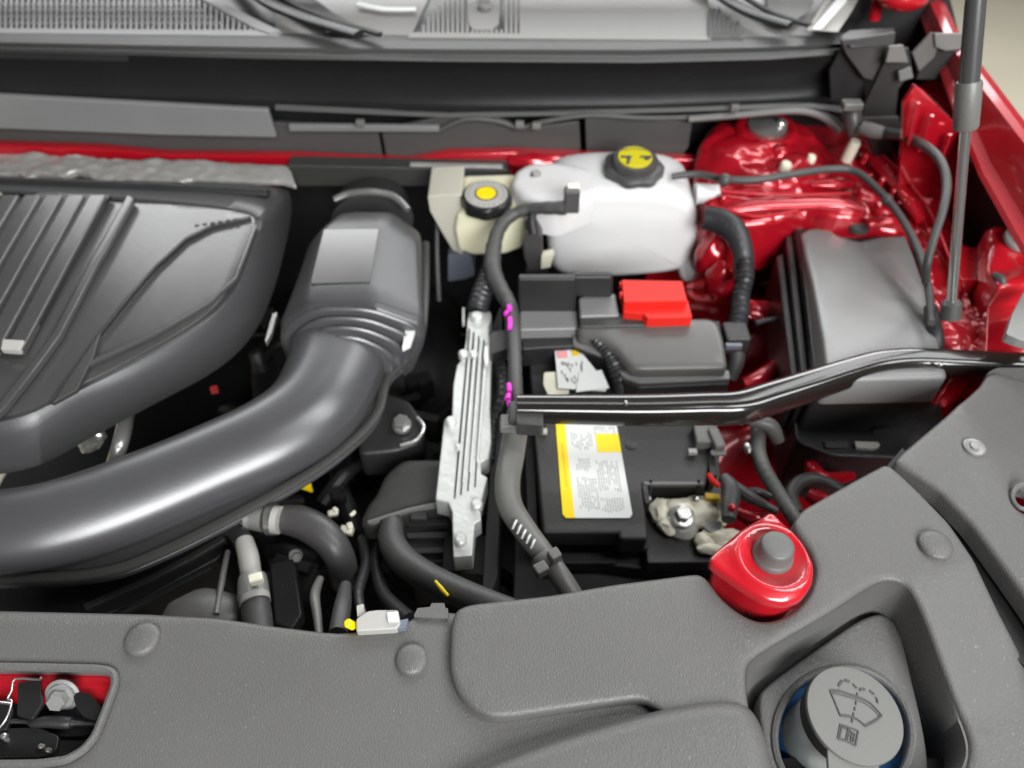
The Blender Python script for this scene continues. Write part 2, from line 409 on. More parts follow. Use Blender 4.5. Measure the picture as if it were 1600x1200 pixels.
for i in range(6):
    strip([(304+i*12, 352-i*1.9), (311+i*12, 350.8-i*1.9)], 2.5, 0.0065, 0.002, 'engrave', "raised_mark", ec, 0)
# black back edge seal
obj("rear_seal", tpx([(-60, 281, -0.01, 8), (120, 287, -0.01, 8), (300, 294, -0.012, 8), (420, 302, -0.02, 8)], sy=.7), 'plastic', ec)

# ================================================================== AIR INTAKE
ai = thing("air_intake_duct", "wide black plastic air intake duct curving down from its resonator box", "air duct", P(400, 700, -0.1))
def atY(px, Y, z): return Vector(((px-800)/F*(Y*CS+(H-z)*SN), Y, z))
ZR0 = 0.0
sta = []
for py, zt, tl, tr, sl, sr, zs in [(312, -.030, 555, 606, 528, 640, -.055), (318, -.014, 545, 612, 512, 652, -.045), (330, -.004, 530, 606, 498, 657, -.036), (352, 0, 508, 594, 484, 658, -.030), (358, 0, 505, 592, 480, 658, -.030), (400, 0, 495, 585, 466, 660, -.030), (441, 0, 484, 578, 450, 662, -.030), (466, 0, 479, 582, 440, 664, -.030), (474, -.003, 479, 580, 440, 662, -.034), (477, -.012, 480, 578, 444, 658, -.04)]:
    Y = P(545, py, ZR0).y
    ring = [atY(tl, Y, zt), atY(tr, Y, zt), atY(sr, Y, zs), atY(sr+2, Y, zs-.03), atY(sr-16, Y, -.12), atY(sl+16, Y, -.12), atY(sl-2, Y, zs-.03), atY(sl, Y, zs)]
    rd = []
    for q in range(8):
        a0, b0, c0_ = ring[q-1], ring[q], ring[(q+1) % 8]
        ra = min(.010, (a0-b0).length*.4); rc_ = min(.010, (c0_-b0).length*.4)
        s0, e0 = b0+(a0-b0).normalized()*ra, b0+(c0_-b0).normalized()*rc_
        for t in (0, .33, .67, 1): rd.append(s0*(1-t)**2+b0*2*t*(1-t)+e0*t*t)
    sta.append(rd)
obj("resonator", loft(sta, True, True), 'shell', ai, angle=50)
def facet(py, zt, tl, tr, sl, sr, zs, bot=-.12):
    Y = P(545, py, 0).y
    ring = [atY(tl, Y, zt), atY(tr, Y, zt), atY(sr, Y, zs), atY(sr, Y, zs-.03), atY(sr-16, Y, bot), atY(sl+16, Y, bot), atY(sl, Y, zs-.03), atY(sl, Y, zs)]
    rd = []
    for q in range(8):
        a0, b0, c0_ = ring[q-1], ring[q], ring[(q+1) % 8]
        ra = min(.022, (a0-b0).length*.45); rc_ = min(.022, (c0_-b0).length*.45)
        s0, e0 = b0+(a0-b0).normalized()*ra, b0+(c0_-b0).normalized()*rc_
        for t in (0, .25, .5, .75, 1): rd.append(s0*(1-t)**2+b0*2*t*(1-t)+e0*t*t)
    return rd
for k in range(4):
    py = 476+9.5*k; i1 = 9*k; zt = -.004-.0055*k; g = []
    for dy, ins, dz in [(-3, 5, -.005), (-1.5, 1, -.001), (0, 0, 0), (1.5, 1, -.001), (3, 5, -.005)]:
        g.append(facet(py+dy, zt+dz, 486+i1*.9+ins*.4, 576-i1*.6-ins*.4, 444+i1*1.3+ins, 658-i1*1.5-ins, -.036-.005*k+dz*.6))
    obj("bellows_ring", loft(g, True, True), 'duct', ai, angle=60)
obj("duct_tube", tpx([(540, 502, -0.068, 80), (532, 530, -0.07, 78), (524, 575, -0.07, 76), (492, 636, -0.07, 76), (430, 682, -0.07, 74), (330, 727, -0.07, 72), (215, 775, -0.068, 74), (120, 808, -0.065, 74), (40, 826, -0.062, 72), (-80, 838, -0.06, 70)], seg=64, n=-1, sx=1.0, sy=0.80, k=8), 'duct', ai, angle=80)
fl = [(664, 380), (663, 470), (652, 540), (606, 590), (590, 645), (550, 690), (480, 742), (350, 815), (240, 868), (170, 893), (80, 903), (-60, 906)]
flp = [P(a, b, -0.085) for a, b in fl]
cf = catmull([[*p, 0.0055] for p in flp], 5)
obj("flange", sweep([(Vector(v[:3]), v[3]) for v in cf], seg=10, k=1, sx=1.2, sy=0.8), 'plasticmid', ai)
obj("flange", sweep([(Vector(v[:3])+Vector((-0.004, 0.004, -0.016)), 0.005) for v in cf], seg=10, k=1), 'duct', ai)
fi = [(a-30, b-20) for a, b in fl]
obj("lower_shell", loft([[P(a, b, -0.088) for a, b in fl], [P(a-60, b-40, -0.08) for a, b in fl]], closed=False), 'plastic', ai)
ltop = [P(a, b, .0016) for a, b in [(506, 358), (592, 357), (578, 440), (485, 443)]]
obj("sheen_pad", prism(fillet(ltop, 0.003), (0, 0, -0.003)), 'pad', ai, bevel=0.0006)  # added pad, stands in for the window's reflection on the top facet
obj("clip", slab([(642, 484), (655, 481), (652, 505), (641, 538), (628, 545), (632, 520)], -0.04, 0.006, 0.002), 'white', ai, bevel=0.001)
obj("clip", slab([(426, 490), (433, 488), (424, 520), (416, 536), (414, 532)], -0.05, 0.006), 'steel', ai)
obj("inlet_collar", tpx([(522, 312, -0.04, 5), (545, 303, -0.035, 6), (580, 300, -0.03, 6), (615, 307, -0.035, 6), (638, 328, -0.045, 5)], seg=10), 'steel', ai)
obj("inlet_boot", tpx([(582, 318, -0.10, 58), (582, 345, -0.08, 64)], seg=24, sy=.7, k=2), 'plastic', ai)
# second body below the duct (air cleaner box)
ac = obj("air_cleaner_box", slab([(-60, 915), (60, 908), (190, 892), (270, 860), (345, 828), (352, 838), (345, 870), (280, 905), (220, 940), (150, 965), (-60, 975)], -0.14, 0.12, 0.006), 'blacksteel', bevel=0.004, label="shadowed black air cleaner box under the intake duct, behind the grey front cover", cat="air filter box")
strip([(130, 948), (230, 905), (300, 868), (350, 838)], 9, -0.136, 0.01, 'plasticmid', "rib", ac)
strip([(185, 958), (260, 922), (330, 885)], 6, -0.138, 0.008, 'plastic', "rib", ac)

# ================================================================== FRONT COVERS
latch = [(-80, 1041), (60, 1043), (150, 1045), (172, 1048), (181, 1057), (180, 1072), (165, 1112), (150, 1150), (132, 1172), (105, 1188), (60, 1194), (-80, 1196)]
lc_o = [(-90, 944), (0, 948), (100, 951), (230, 955), (340, 963), (420, 975), (500, 985), (528, 987), (560, 985), (612, 983), (628, 976), (646, 962), (652, 955), (698, 951), (760, 960), (900, 1000), (1060, 1110), (1060, 1300), (-90, 1300)]
lh = fillet([P(a, b, 0) for a, b in latch], 0.004)
fc = thing("radiator_cover", "broad grained grey plastic cover across the front with the latch opening", "front cover", P(300, 1100, 0))
obj("panel", sheet([P(a, b, 0) for a, b in lc_o], 0, holes=[lh], t=0.014, er=0.005, grid=0.014, zf=lambda x, y: -0.010*max(0, (y-0.305)/0.02) if y > 0.305 else 0.0), 'cover', fc, angle=55)
# raised rim round the latch opening
cr = [v+Vector((0, 0, 0.0005)) for v in lh]
def closed_tube(loop, r, seg=8, **k):
    l = densify(loop, 0.006); n = len(l); rings = []
    for i in range(n):
        T = (l[(i+1) % n]-l[i-1]).normalized(); s = T.cross(Vector((0, 0, 1))).normalized(); u = s.cross(T)
        rings.append([l[i]+s*(r*math.cos(a))+u*(r*math.sin(a)*k.get('fl', 1)) for a in [2*math.pi*j/seg for j in range(seg)]])
    rings.append(rings[0]); return loft(rings)
obj("opening_rim", closed_tube(cr, 0.0034), 'cover', fc)
for px, py, r in [(222, 998, 27), (643, 1030, 25)]:
    obj("push_pin", pin(px, py, 0.0022, r), 'cover', fc)

# side cover
rec_o = [(1163, 1048), (1180, 1022), (1300, 955), (1368, 908), (1400, 903), (1432, 922), (1500, 1048), (1536, 1110), (1548, 1160), (1520, 1230), (1480, 1300), (1210, 1300), (1180, 1160)]
rec_i = [(1183, 1092), (1196, 1072), (1290, 1005), (1348, 965), (1384, 958), (1412, 976), (1432, 1060), (1450, 1130), (1458, 1190), (1450, 1240), (1430, 1300), (1215, 1300), (1193, 1170)]
sc_o = [(704, 975), (712, 950), (735, 942), (860, 928), (960, 911), (1060, 898), (1092, 894), (1106, 903), (1128, 934), (1158, 958), (1186, 970), (1216, 967), (1246, 950), (1268, 926), (1278, 892), (1268, 860), (1238, 818), (1252, 796), (1330, 752), (1386, 722), (1402, 734), (1432, 762), (1484, 815), (1530, 882), (1574, 944), (1650, 1042), (1650, 1300), (1046, 1300), (1046, 1140), (1030, 1108), (1010, 1092), (990, 1091), (900, 1104), (790, 1120), (765, 1119), (735, 1104), (712, 1078), (702, 1045)]
scv = thing("side_cover", "grained grey plastic cover on the right with the washer filler recess", "front cover", P(1350, 950, 0))
ca, cb = P(1395, 918, 0.012), P(1560, 850, 0.012)
cnn = Vector((-(cb-ca).y, (cb-ca).x, 0)).normalized()
if cnn.y > 0: cnn = -cnn
def scz(x, y):
    d = (Vector((x, y, 0))-Vector((ca.x, ca.y, 0))).dot(cnn); k = max(0, min(1, (x-ca.x+.01)/.03)); k = k*k*(3-2*k)
    d = max(0, d-.004); return -min(0.30*d, .03)*k
ZS = 0.012
so = [P(a, b, ZS) for a, b in sc_o]
ro = chaikin([P(a, b, ZS) for a, b in rec_o], 3)
obj("panel", sheet(fillet(so, 0.008, 3), ZS, holes=[ro], t=0.05, er=0.005, grid=0.012, zf=scz), 'cover', scv, angle=55)
ri = chaikin([P(a, b, -0.036) for a, b in rec_i], 3)
# recess wall: rounded top lip then a steep wall
ZR = -0.034
rim = [v+Vector((0, 0, -0.004+scz(v.x, v.y))) for v in ro]
mid = [a.lerp(b, 0.26)*1.0 for a, b in zip(ro, ri)]
mid = [Vector((m.x, m.y, ZR+0.010)) for m in mid]
mid2 = [a.lerp(b, 0.62) for a, b in zip(ro, ri)]; mid2 = [Vector((m.x, m.y, ZR-0.020)) for m in mid2]
low = [Vector((b.x, b.y, ZR-0.026)) for b in ri]
low2 = [v+Vector((0, 0, -.06)) for v in low]
xa, xb = P(1415, 950, 0).x, P(1470, 1000, 0).x
def deep(L, z_, ins):
    out = []
    for v, o_ in zip(L, ro):
        w_ = max(0, min(1, (o_.x-xa)/(xb-xa))); w_ = w_*w_*(3-2*w_); out.append(v.lerp(Vector((o_.x-ins, o_.y, z_)), w_))
    return out
mid = deep(mid, -.022, .002); mid2 = deep(mid2, -.06, .004); low = deep(low, -.10, .006); low2 = deep(low2, -.14, .007)
obj("recess_wall", loft([rim, mid, mid2, low, low2]), 'cover', scv, angle=70)
tray_h = [P(1318+108*math.cos(a), 1152+110*math.sin(a), ZR) for a in [2*math.pi*i/40 for i in range(40)]]
fa, fb = P(1378, 968, ZR), P(1412, 1150, ZR)
fn = Vector((-(fb-fa).y, (fb-fa).x, 0)).normalized()
if fn.x < 0: fn = -fn
def trayz(x, y):
    d = (Vector((x, y, 0))-Vector((fa.x, fa.y, 0))).dot(fn); return -0.50*max(0, d)
obj("filler_tray", sheet(ri, ZR, holes=[tray_h], t=0.03, er=0.003, grid=0.006, zf=trayz), 'cover', scv, angle=40)
obj("hole_rim", closed_tube(tray_h, 0.0032), 'cover', scv)
obj("push_pin", pin(1462, 851, ZS+0.0022, 26), 'cover', scv)

# lower grille trim
tr_o = [(640, 1300), (700, 1222), (735, 1196), (850, 1150), (1000, 1106), (1090, 1088), (1140, 1084), (1172, 1092), (1194, 1118), (1212, 1175), (1225, 1300)]
obj("bumper_trim", sheet(chaikin([P(a, b, 0.02) for a, b in tr_o], 2), 0.02, t=0.03, er=0.016, grid=0.010, zf=None), 'cover', None, label="rounded grey trim hump at the bottom edge below the side cover", cat="bumper trim", angle=70)

# headlamp side cover
hz = 0.016
hc_o = [(1398, 721), (1408, 708), (1440, 681), (1482, 646), (1520, 610), (1544, 584), (1558, 560), (1572, 553), (1700, 553), (1700, 1100), (1650, 1004), (1607, 938), (1568, 884), (1518, 817), (1469, 767), (1426, 738)]
hh = [P(1604+22*math.cos(a), 776+20*math.sin(a), hz) for a in [2*math.pi*i/24 for i in range(24)]]
hx = P(1588, 800, hz).x
hcv = thing("fender_side_cover", "pale grey plastic cover along the right edge with a screw and round hole", "side cover", P(1530, 700, 0))
obj("panel", sheet(fillet([P(a, b, hz) for a, b in hc_o], 0.005, 3), hz, holes=[hh], t=0.022, er=0.005, grid=0.012, zf=lambda x, y: -0.35*max(0, x-hx)), 'cover', hcv, angle=55)
obj("hole_rim", closed_tube(hh, 0.0022), 'cover', hcv)
pp = P(1522, 699, hz+0.0006); wr = wpx(pp, 17)
obj("screw", join(lathe(pp, (0, 0, 1), [(wr, -.002), (wr*.98, 0.0015), (wr*.85, 0.0022), (wr*.55, 0.0012)], 24), lathe(pp, (0, 0, 1), [(wr*.42, 0), (wr*.40, 0.003), (wr*.2, 0.0032)], 12)), 'steelgrey', hcv)
# dark filler added so the gap below the seam reads as shade
obj("seam_gap_filler", slab([(1380, 735), (1410, 700), (1500, 790), (1660, 1000), (1660, 1100), (1560, 1000), (1450, 820)], -0.012, 0.02), 'dark', label="black filler added for shade in the gap between side cover and fender cover", cat="gap filler")

# ================================================================== LATCH
lt = thing("hood_latch", "black steel hood latch with a bolt in the opening of the front cover", "hood latch", P(60, 1130, -0.04))
obj("back_plate", slab([(-60, 1074), (28, 1076), (30, 1066), (60, 1064), (62, 1076), (110, 1076), (150, 1088), (165, 1110), (150, 1140), (130, 1150), (-60, 1150)], -0.022, 0.004, 0.002), 'blacksteel', lt, bevel=0.0006)
obj("lower_plate", slab([(-60, 1140), (60, 1136), (92, 1150), (88, 1172), (60, 1180), (-60, 1184)], -0.012, 0.006, 0.003), 'blacksteel', lt, bevel=0.001)
obj("catch_plate", slab([(-60, 1096), (14, 1094), (20, 1110), (10, 1140), (-60, 1150)], -0.008, 0.004, 0.002), 'blacksteel', lt, bevel=0.0006)
bp = P(98, 1086, -0.012)
bax = (0.05, -0.80, 0.60)
obj("bolt", join(lathe(bp, bax, [(0.0100, -0.005), (0.0135, -0.001), (0.0138, 0.0005), (0.0110, 0.0012), (0.0105, 0.0035)], 28), lathe(bp, bax, [(0.0075, 0.003), (0.0075, 0.0115), (0.0064, 0.013)], 6)), 'steelgrey', lt, angle=30)
obj("side_tab", slab([(28, 1066), (62, 1062), (66, 1100), (50, 1124), (26, 1118)], -0.006, 0.004, 0.002), 'blacksteel', lt, bevel=0.0006)
obj("hook", slab([(112, 1078), (140, 1084), (158, 1104), (150, 1126), (130, 1120), (118, 1104)], -0.010, 0.006, 0.003), 'blacksteel', lt, bevel=0.0008)
obj("spring", tpx([(64, 1059, 0.0, 1.8), (60, 1062, -0.004, 1.8), (24, 1061, -0.004, 1.8), (18, 1080, -0.002, 1.8), (12, 1092, 0, 1.8), (18, 1096, 0, 1.8), (12, 1118, 0.0, 1.8), (0, 1136, 0, 1.8), (-20, 1150, 0, 1.8)], seg=8, k=3), 'steel', lt)
obj("spring", tpx([(-20, 1096, 0, 2), (6, 1098, 0.0, 2), (18, 1100, 0.0, 2)], seg=8, k=3), 'steel', lt)
obj("release_cable", tpx([(-20, 1128, -0.01, 4), (40, 1127, -0.012, 4), (52, 1130, -0.012, 7), (75, 1128, -0.012, 9), (110, 1130, -0.014, 9), (118, 1130, -0.014, 4), (180, 1131, -0.016, 3.5)], seg=12, k=3), 'dark', lt)
for px, py, r in [(42, 1096, 4), (34, 1106, 3), (64, 1166, 4), (75, 1172, 3.5), (6, 1150, 5), (10, 1156, 3)]:
    q = P(px, py, -0.010); obj("rivet", lathe(q, (0, -.2, 1), [(wpx(q, r), -0.006), (wpx(q, r), 0.001), (wpx(q, r)*.6, 0.0022)], 12), 'steel', lt)
obj("cross_member", join(sheet([P(a, b, -0.016) for a, b in [(-90, 1030), (210, 1030), (210, 1098), (165, 1098), (-90, 1094)]], -0.016, t=0.03, er=0.006, grid=0.012)), 'redb', None, label="glossy red body cross member seen through the latch opening", cat="body panel")
obj("grille_shroud", join(slab([(-90, 1120), (210, 1120), (210, 1230), (-90, 1230)], -0.030, 0.004)), 'plasticmid', None, bevel=0.001, label="dark grey shroud under the hood latch at lower left", cat="shroud")

# ================================================================== RED BUMP STOP BRACKET
rb = thing("bump_stop_bracket", "bright red painted steel bracket carrying a grey rubber bump stop", "bracket", P(1190, 900, 0))
tp = [(1206, 797), (1232, 824), (1256, 856), (1271, 888), (1269, 914), (1254, 934), (1226, 943), (1196, 938), (1162, 918), (1130, 894), (1108, 878), (1112, 866), (1150, 834)]
bz = 0.034
tw = fillet([P(a, b, bz) for a, b in tp], 0.006, 5)
cc = P(1208, 873, bz)
def rbz(x, y):
    d = math.hypot(x-cc.x, y-cc.y); return 0.0045*math.exp(-((d-0.030)/0.006)**2) - 0.004*math.exp(-(d/0.020)**4)
obj("top_plate", sheet(tw, bz, t=0.010, er=0.0035, grid=0.0035, zf=rbz), 'redb', rb, angle=70)
side = [v for v in tw]
loA = [Vector((cc.x+(v.x-cc.x)*0.93+0.0, cc.y+(v.y-cc.y)*0.93, bz-0.008)) for v in side]
loB = [Vector((cc.x+(v.x-cc.x)*0.84-0.001, cc.y+(v.y-cc.y)*0.90+0.001, bz-0.05)) for v in side]
loC = [Vector((cc.x+(v.x-cc.x)*0.84-0.001, cc.y+(v.y-cc.y)*0.92+0.001, bz-0.075)) for v in side]
obj("side_wall", loft([loA, loB, loC]), 'redb', rb, angle=60)
sl = PP(1197, 958, loB[0]*0+Vector((cc.x, P(1197, 950, 0.0).y, 0)), Vector((0, -1, 0.3)))
obj("slot", box(P(1192, 955, -0.008), (0.030, 0.004, 0.006), R(12)), 'engrave', rb, bevel=0.001)
obj("foot_flange", slab([(1165, 960), (1250, 950), (1235, 975), (1180, 985)], -0.02, 0.004, 0.004), 'redb', rb, bevel=0.001)
bc = P(1207, 868, bz-0.002)
obj("rubber_stopper", lathe(bc, (0.02, 0.0, 1), [(0.0175, -0.002), (0.0175, 0.002), (0.0162, 0.0035), (0.0150, 0.005), (0.0146, 0.015), (0.0136, 0.0175), (0.0120, 0.0185), (0.006, 0.0188)], 40), 'stopper', rb, angle=60)

# ================================================================== WASHER FILLER
wf = thing("washer_filler", "washer fluid filler neck with a round grey cap in the recess", "washer filler", P(1310, 1150, -0.06))
cw = P(1336, 1116, 0.002)
view = (CAM-cw).normalized(); cr_ = view.cross(Vector((0, 1, 0))).normalized(); 
imr = RT; imu = UP
axw = (view+imr*0.46+imu*0.34).normalized()
rc = wpx(cw, 75)
obj("neck", lathe(cw, axw, [(rc*.92, -0.16), (rc*.88, -0.07), (rc*.86, -0.024), (rc*.85, -0.018)], 40), 'neck', wf)
obj("gasket", lathe(cw, axw, [(rc*.90, -0.022), (rc*.965, -0.019), (rc*.965, -0.0055), (rc*.93, -0.004)], 48), 'dark', wf)
cap = obj("cap", lathe(cw, axw, [(rc*.9, -0.006), (rc*.985, -0.0050), (rc, -0.0035), (rc, -0.0008), (rc*.985, 0.0), (rc*.9, 0.0003), (rc*.5, 0.0003)], 64), 'capgrey', wf, angle=40)
tabp = [PP(a, b, cw-axw*0.002, axw) for a, b in [(1292, 1160), (1310, 1172), (1345, 1184), (1378, 1183), (1366, 1230), (1296, 1235)]]
obj("strap_tab", prism(fillet(tabp, 0.004), -axw*0.004), 'capgrey', wf, bevel=0.001)
def capline(pts, r=0.00085, m='engrave', par=cap, name="symbol_line"):
    L = [(PP(a, b, cw+axw*0.0006, axw), r) for a, b in pts]
    obj(name, sweep(L, seg=6, k=3 if len(pts) > 2 else 1), m, par)
capline([(1297, 1079), (1312, 1080), (1330, 1086), (1340, 1089), (1360, 1099), (1378, 1118)])
capline([(1299, 1083), (1312, 1085), (1338, 1093), (1358, 1103), (1374, 1119)], 0.0004)
capline([(1297, 1079), (1305, 1098), (1313, 1118)]); capline([(1378, 1118), (1366, 1127), (1352, 1134)])
capline([(1313, 1118), (1325, 1119), (1338, 1123), (1352, 1134)])
for s in [[(1338, 1096), (1337, 1101)], [(1336, 1105), (1335, 1110)], [(1334, 1114), (1333, 1119)], [(1332, 1123), (1331, 1129)], [(1340, 1083), (1338, 1090)]]: capline(s, 0.0007)
for s in [[(1310, 1072), (1313, 1067), (1317, 1064)], [(1320, 1063), (1325, 1064), (1328, 1065)], [(1333, 1069), (1337, 1073), (1339, 1075)], [(1343, 1078), (1347, 1077), (1352, 1077)], [(1359, 1080), (1363, 1082), (1366, 1085)], [(1369, 1090), (1371, 1094), (1371, 1098)]]: capline(s, 0.0009)
# open book pictogram
bk = lambda u, v: (1313+u*28-v*4, 1132+u*10+v*22)
for s in [[(0, 0), (0, 1)], [(0, 0), (1, 0)], [(1, 0), (1, 1)], [(0, 1), (.45, .95), (1, 1.05)], [(.47, 0.02), (.43, .95)], [(.55, .02), (.52, .95)], [(.62, .25), (.85, .27)], [(.62, .5), (.85, .5)], [(.72, .3), (.7, .85)], [(.86, .3), (.84, .85)], [(.1, .12), (.4, .12)], [(.1, .12), (.08, .85)]]:
    capline([bk(*q) for q in s], 0.0007)
obj("fluid_tank", blob(P(1318, 1150, -0.078), 0.05, 0.05, 3, (1.25, 1.2, 0.62), 4), 'blue', wf)
# ================================================================== BATTERY
bt = thing("battery", "black car battery with a yellow and white warning label under the black bar", "battery", P(980, 760, -0.3))
ZB = -0.13
hi = [(826, 560), (1090, 560), (1112, 690), (1104, 756), (1004, 757), (1013, 842), (968, 842), (967, 832), (848, 832), (834, 668)]
obj("lid", slab(hi, ZB, 0.03), 'plasticmid', bt, bevel=0.004, seg=3)
obj("low_lid", slab([(990, 700), (1122, 700), (1140, 878), (1011, 880)], ZB-0.03, 0.02), 'plasticmid', bt, bevel=0.0025)
cs = [P(832, 560, ZB), P(1105, 560, ZB), P(1122, 690, ZB-0.03), P(1142, 880, ZB-0.03), P(1015, 882, ZB-0.03), P(850, 838, ZB)]
obj("case", prism([Vector((v.x, v.y+0.003, ZB-0.048)) for v in cs], (0, 0, -0.16)), 'plastic', bt, bevel=0.004)
obj("front_ledge", slab([(862, 862), (962, 862), (962, 880), (868, 880)], ZB-0.045, 0.02), 'plastic', bt, bevel=0.002)
obj("front_boss", slab([(968, 846), (1013, 846), (1015, 858), (968, 858)], ZB-0.028, 0.07), 'plastic', bt, bevel=0.003)
lab = [(868, 656), (962, 656), (988, 803), (984, 809), (884, 809), (879, 803)]
lbl = obj("warning_label", slab(lab, ZB+0.0012, 0.001), 'white', bt, smooth=False)
obj("yellow_stripe", slab([(868, 656), (882, 656), (898, 809), (884, 809), (879, 803)], ZB+0.0018, 0.001), 'yellow', lbl, smooth=False)
obj("yellow_box", slab([(930, 678), (966, 678), (971, 706), (934, 706)], ZB+0.0018, 0.001), 'yellow', lbl, smooth=False)
obj("yellow_box", slab([(929, 652), (961, 652), (963, 662), (931, 662)], ZB+0.0018, 0.001), 'orange', lbl, smooth=False)
# illegible fine print: broken lines of tiny strokes running along the label
pr = random.Random(3); g = ([], [])
def labp(u, v):   # u across 0..1, v down 0..1
    x0 = 884+(900-884)*v; x1 = 962+(986-962)*v; return (x0+(x1-x0)*u, 660+(806-660)*v)
def inkbox(u, v, du, dv):
    q = [labp(u, v), labp(u+du, v), labp(u+du, v+dv), labp(u, v+dv)]; return slab(q, ZB+0.0016, 0.0006)
gs = []
for blk, (u0, u1, v0, v1) in enumerate([(0.08, .50, .10, .26), (.50, .92, .40, .72), (.10, .45, .58, .92), (.50, .90, .80, .95), (.55, .95, .03, .1), (.12, .40, .38, .50)]):
    u = u0
    while u < u1:
        v = v0+pr.random()*.02
        while v < v1:
            L = pr.uniform(.012, .04)
            if pr.random() < .8: gs.append(inkbox(u, v, .012, L))
            v += L+.01
        u += .048
obj("fine_print", join(*gs), 'ink', lbl, smooth=False, kind='stuff')
obj("stripe_print", slab([(877, 692), (880, 692), (888, 760), (885, 760)], ZB+0.0024, 0.0005), 'orange', lbl, smooth=False)
# carrying strap area
obj("recess_edge", slab([(1004, 752), (1100, 752), (1101, 757), (1007, 757)], ZB+0.002, 0.006), 'conduit', bt, bevel=0.001)
obj("recess_wall", slab([(1003, 757), (1012, 757), (1016, 786), (1008, 786)], ZB+0.001, 0.02), 'plasticmid', bt, bevel=0.001)
for x in (1017, 1092):
    obj("strap", tpx([(x, 750, ZB+0.003, 2.5), (x-1, 765, ZB-0.004, 2.5), (x-3, 778, ZB-0.012, 3)], seg=8, k=3), 'dark', bt)
    q = P(x-3, 779, ZB-0.010); obj("rivet", lathe(q, (0, -.4, 1), [(wpx(q, 4), -.004), (wpx(q, 4), .001), (wpx(q, 2.5), .0025)], 12), 'steel', bt)
obj("vent_plug", lathe(P(986, 696, ZB), (0, 0, 1), [(0.007, -.001), (0.007, .0012), (0.005, .0018)], 20), 'plasticmid', bt)
obj("front_mark", lathe(P(989, 857, ZB-0.028), (0, 0, 1), [(0.003, -.001), (0.003, .0012), (0.002, .0018)], 12), 'conduit', bt)
for a in [(848, 674), (1082, 706)]:
    obj("clip", box(P(a[0], a[1], ZB+0.006), (0.011, 0.007, 0.006)), 'greylabel', bt, bevel=0.001)
obj("post_cover", box(P(845, 652, ZB+0.01), (0.012, 0.03, 0.03)), 'tape', bt, bevel=0.002)
# terminal lumps
tm = thing("terminal_clamp", "cream waxed metal clamp and bolt on the battery's front right corner", "terminal clamp", P(1065, 810, -0.15))
ZT = ZB-0.022
for (px, py, r, s) in [(1033, 800, 17, (1.0, 1.3, .8)), (1045, 818, 16, (1.1, 1.2, .6)), (1098, 800, 24, (1.2, 1.2, .6)), (1112, 788, 16, (1, 1, .6)), (1062, 800, 24, (1.2, .9, .7)), (1040, 790, 12, (1.2, .8, .8)), (1120, 810, 16, (1.1, .8, .6))]:
    q = P(px, py, ZT); obj("wax_coating", blob(q, wpx(q, r), 0.38, 70, s), 'wax', tm)
q = P(1066, 824, ZT-0.006); obj("bolt_skirt", lathe(q, (0, 0, 1), [(wpx(q, 26), -0.01), (wpx(q, 25), 0.004), (wpx(q, 18), 0.010)], 24), 'greylabel', tm)
q = P(1066, 806, ZT+0.012); obj("bolt", hexbolt(q, wpx(q, 13), 0.010, (0.1, -.2, 1), 1.45), 'steel', tm, angle=30)
obj("clip", box(P(1113, 777, ZT+0.012), (0.018, 0.008, 0.006), R(-8)), 'orange', tm, bevel=0.001)
tm2 = thing("cable_lug", "cream coated cable lug tucked beside the red bracket", "cable lug", P(1120, 845, -0.15))
for (px, py, r, s) in [(1100, 845, 15, (1, 1, .8)), (1118, 838, 20, (1.2, .8, .8)), (1138, 840, 17, (1.5, .8, .7)), (1108, 858, 13, (1.5, .7, .8)), (1130, 852, 13, (1.4, .6, .7))]:
    q = P(px, py, ZT); obj("wax_coating", blob(q, wpx(q, r), 0.25, 90, s), 'wax', tm2)
obj("metal_tab", slab([(1098, 822), (1108, 812), (1128, 815), (1126, 828), (1110, 832)], ZT+0.012, 0.004, 0.002), 'steelgrey', tm2, bevel=0.0008)

# ================================================================== FUSE BOX ON BATTERY
fb = thing("battery_fuse_box", "dark grey fuse box with a red flap sitting on the back of the battery", "fuse box", P(1000, 560, -0.14))
ZF = -0.085
obj("left_block", fbox(810, 900, 436, 490, ZF, 0.012), 'plastic', fb, bevel=0.003)
obj("left_ledge", slab([(812, 480), (900, 480), (905, 513), (812, 515)], ZF+0.004, 0.03), 'lid', fb, bevel=0.003)
obj("centre_block", fbox(893, 958, 432, 466, ZF+0.02, 0.014), 'plastic', fb, bevel=0.005)
obj("centre_ledge", slab([(904, 466), (918, 458), (962, 458), (968, 492), (906, 494)], ZF+0.018, 0.04), 'lid', fb, bevel=0.003)
obj("hinge_bar", slab([(905, 492), (1000, 488), (1012, 496), (1008, 508), (906, 510)], ZF+0.014, 0.02, 0.003), 'plasticmid', fb, bevel=0.004)
lidp = [(900, 505), (1010, 498), (1108, 497), (1122, 505), (1130, 530), (1138, 574), (1000, 576), (984, 572), (960, 545), (935, 530), (903, 522)]
lz = P(1050, 535, ZF).y
obj("cover", sheet(fillet([P(a, b, ZF+0.008) for a, b in lidp], 0.008, 4), ZF+0.008, t=0.016, er=0.006, grid=0.010, zf=lambda x, y: 0.003*math.cos((y-lz)*30)), 'fbcover', fb, angle=60)
lip = [(900, 520), (935, 532), (960, 548), (984, 580), (1000, 586), (1138, 582), (1141, 596), (1000, 602), (980, 596), (948, 560), (900, 540)]
obj("cover_lip", slab([(895, 512), (938, 524), (968, 548), (986, 574), (1000, 580), (1139, 578), (1141, 592), (998, 598), (976, 590), (944, 556), (895, 536)], ZF-0.008, 0.010, 0.003), 'lid', fb, bevel=0.003)  # pale colour puts a highlight on the lip
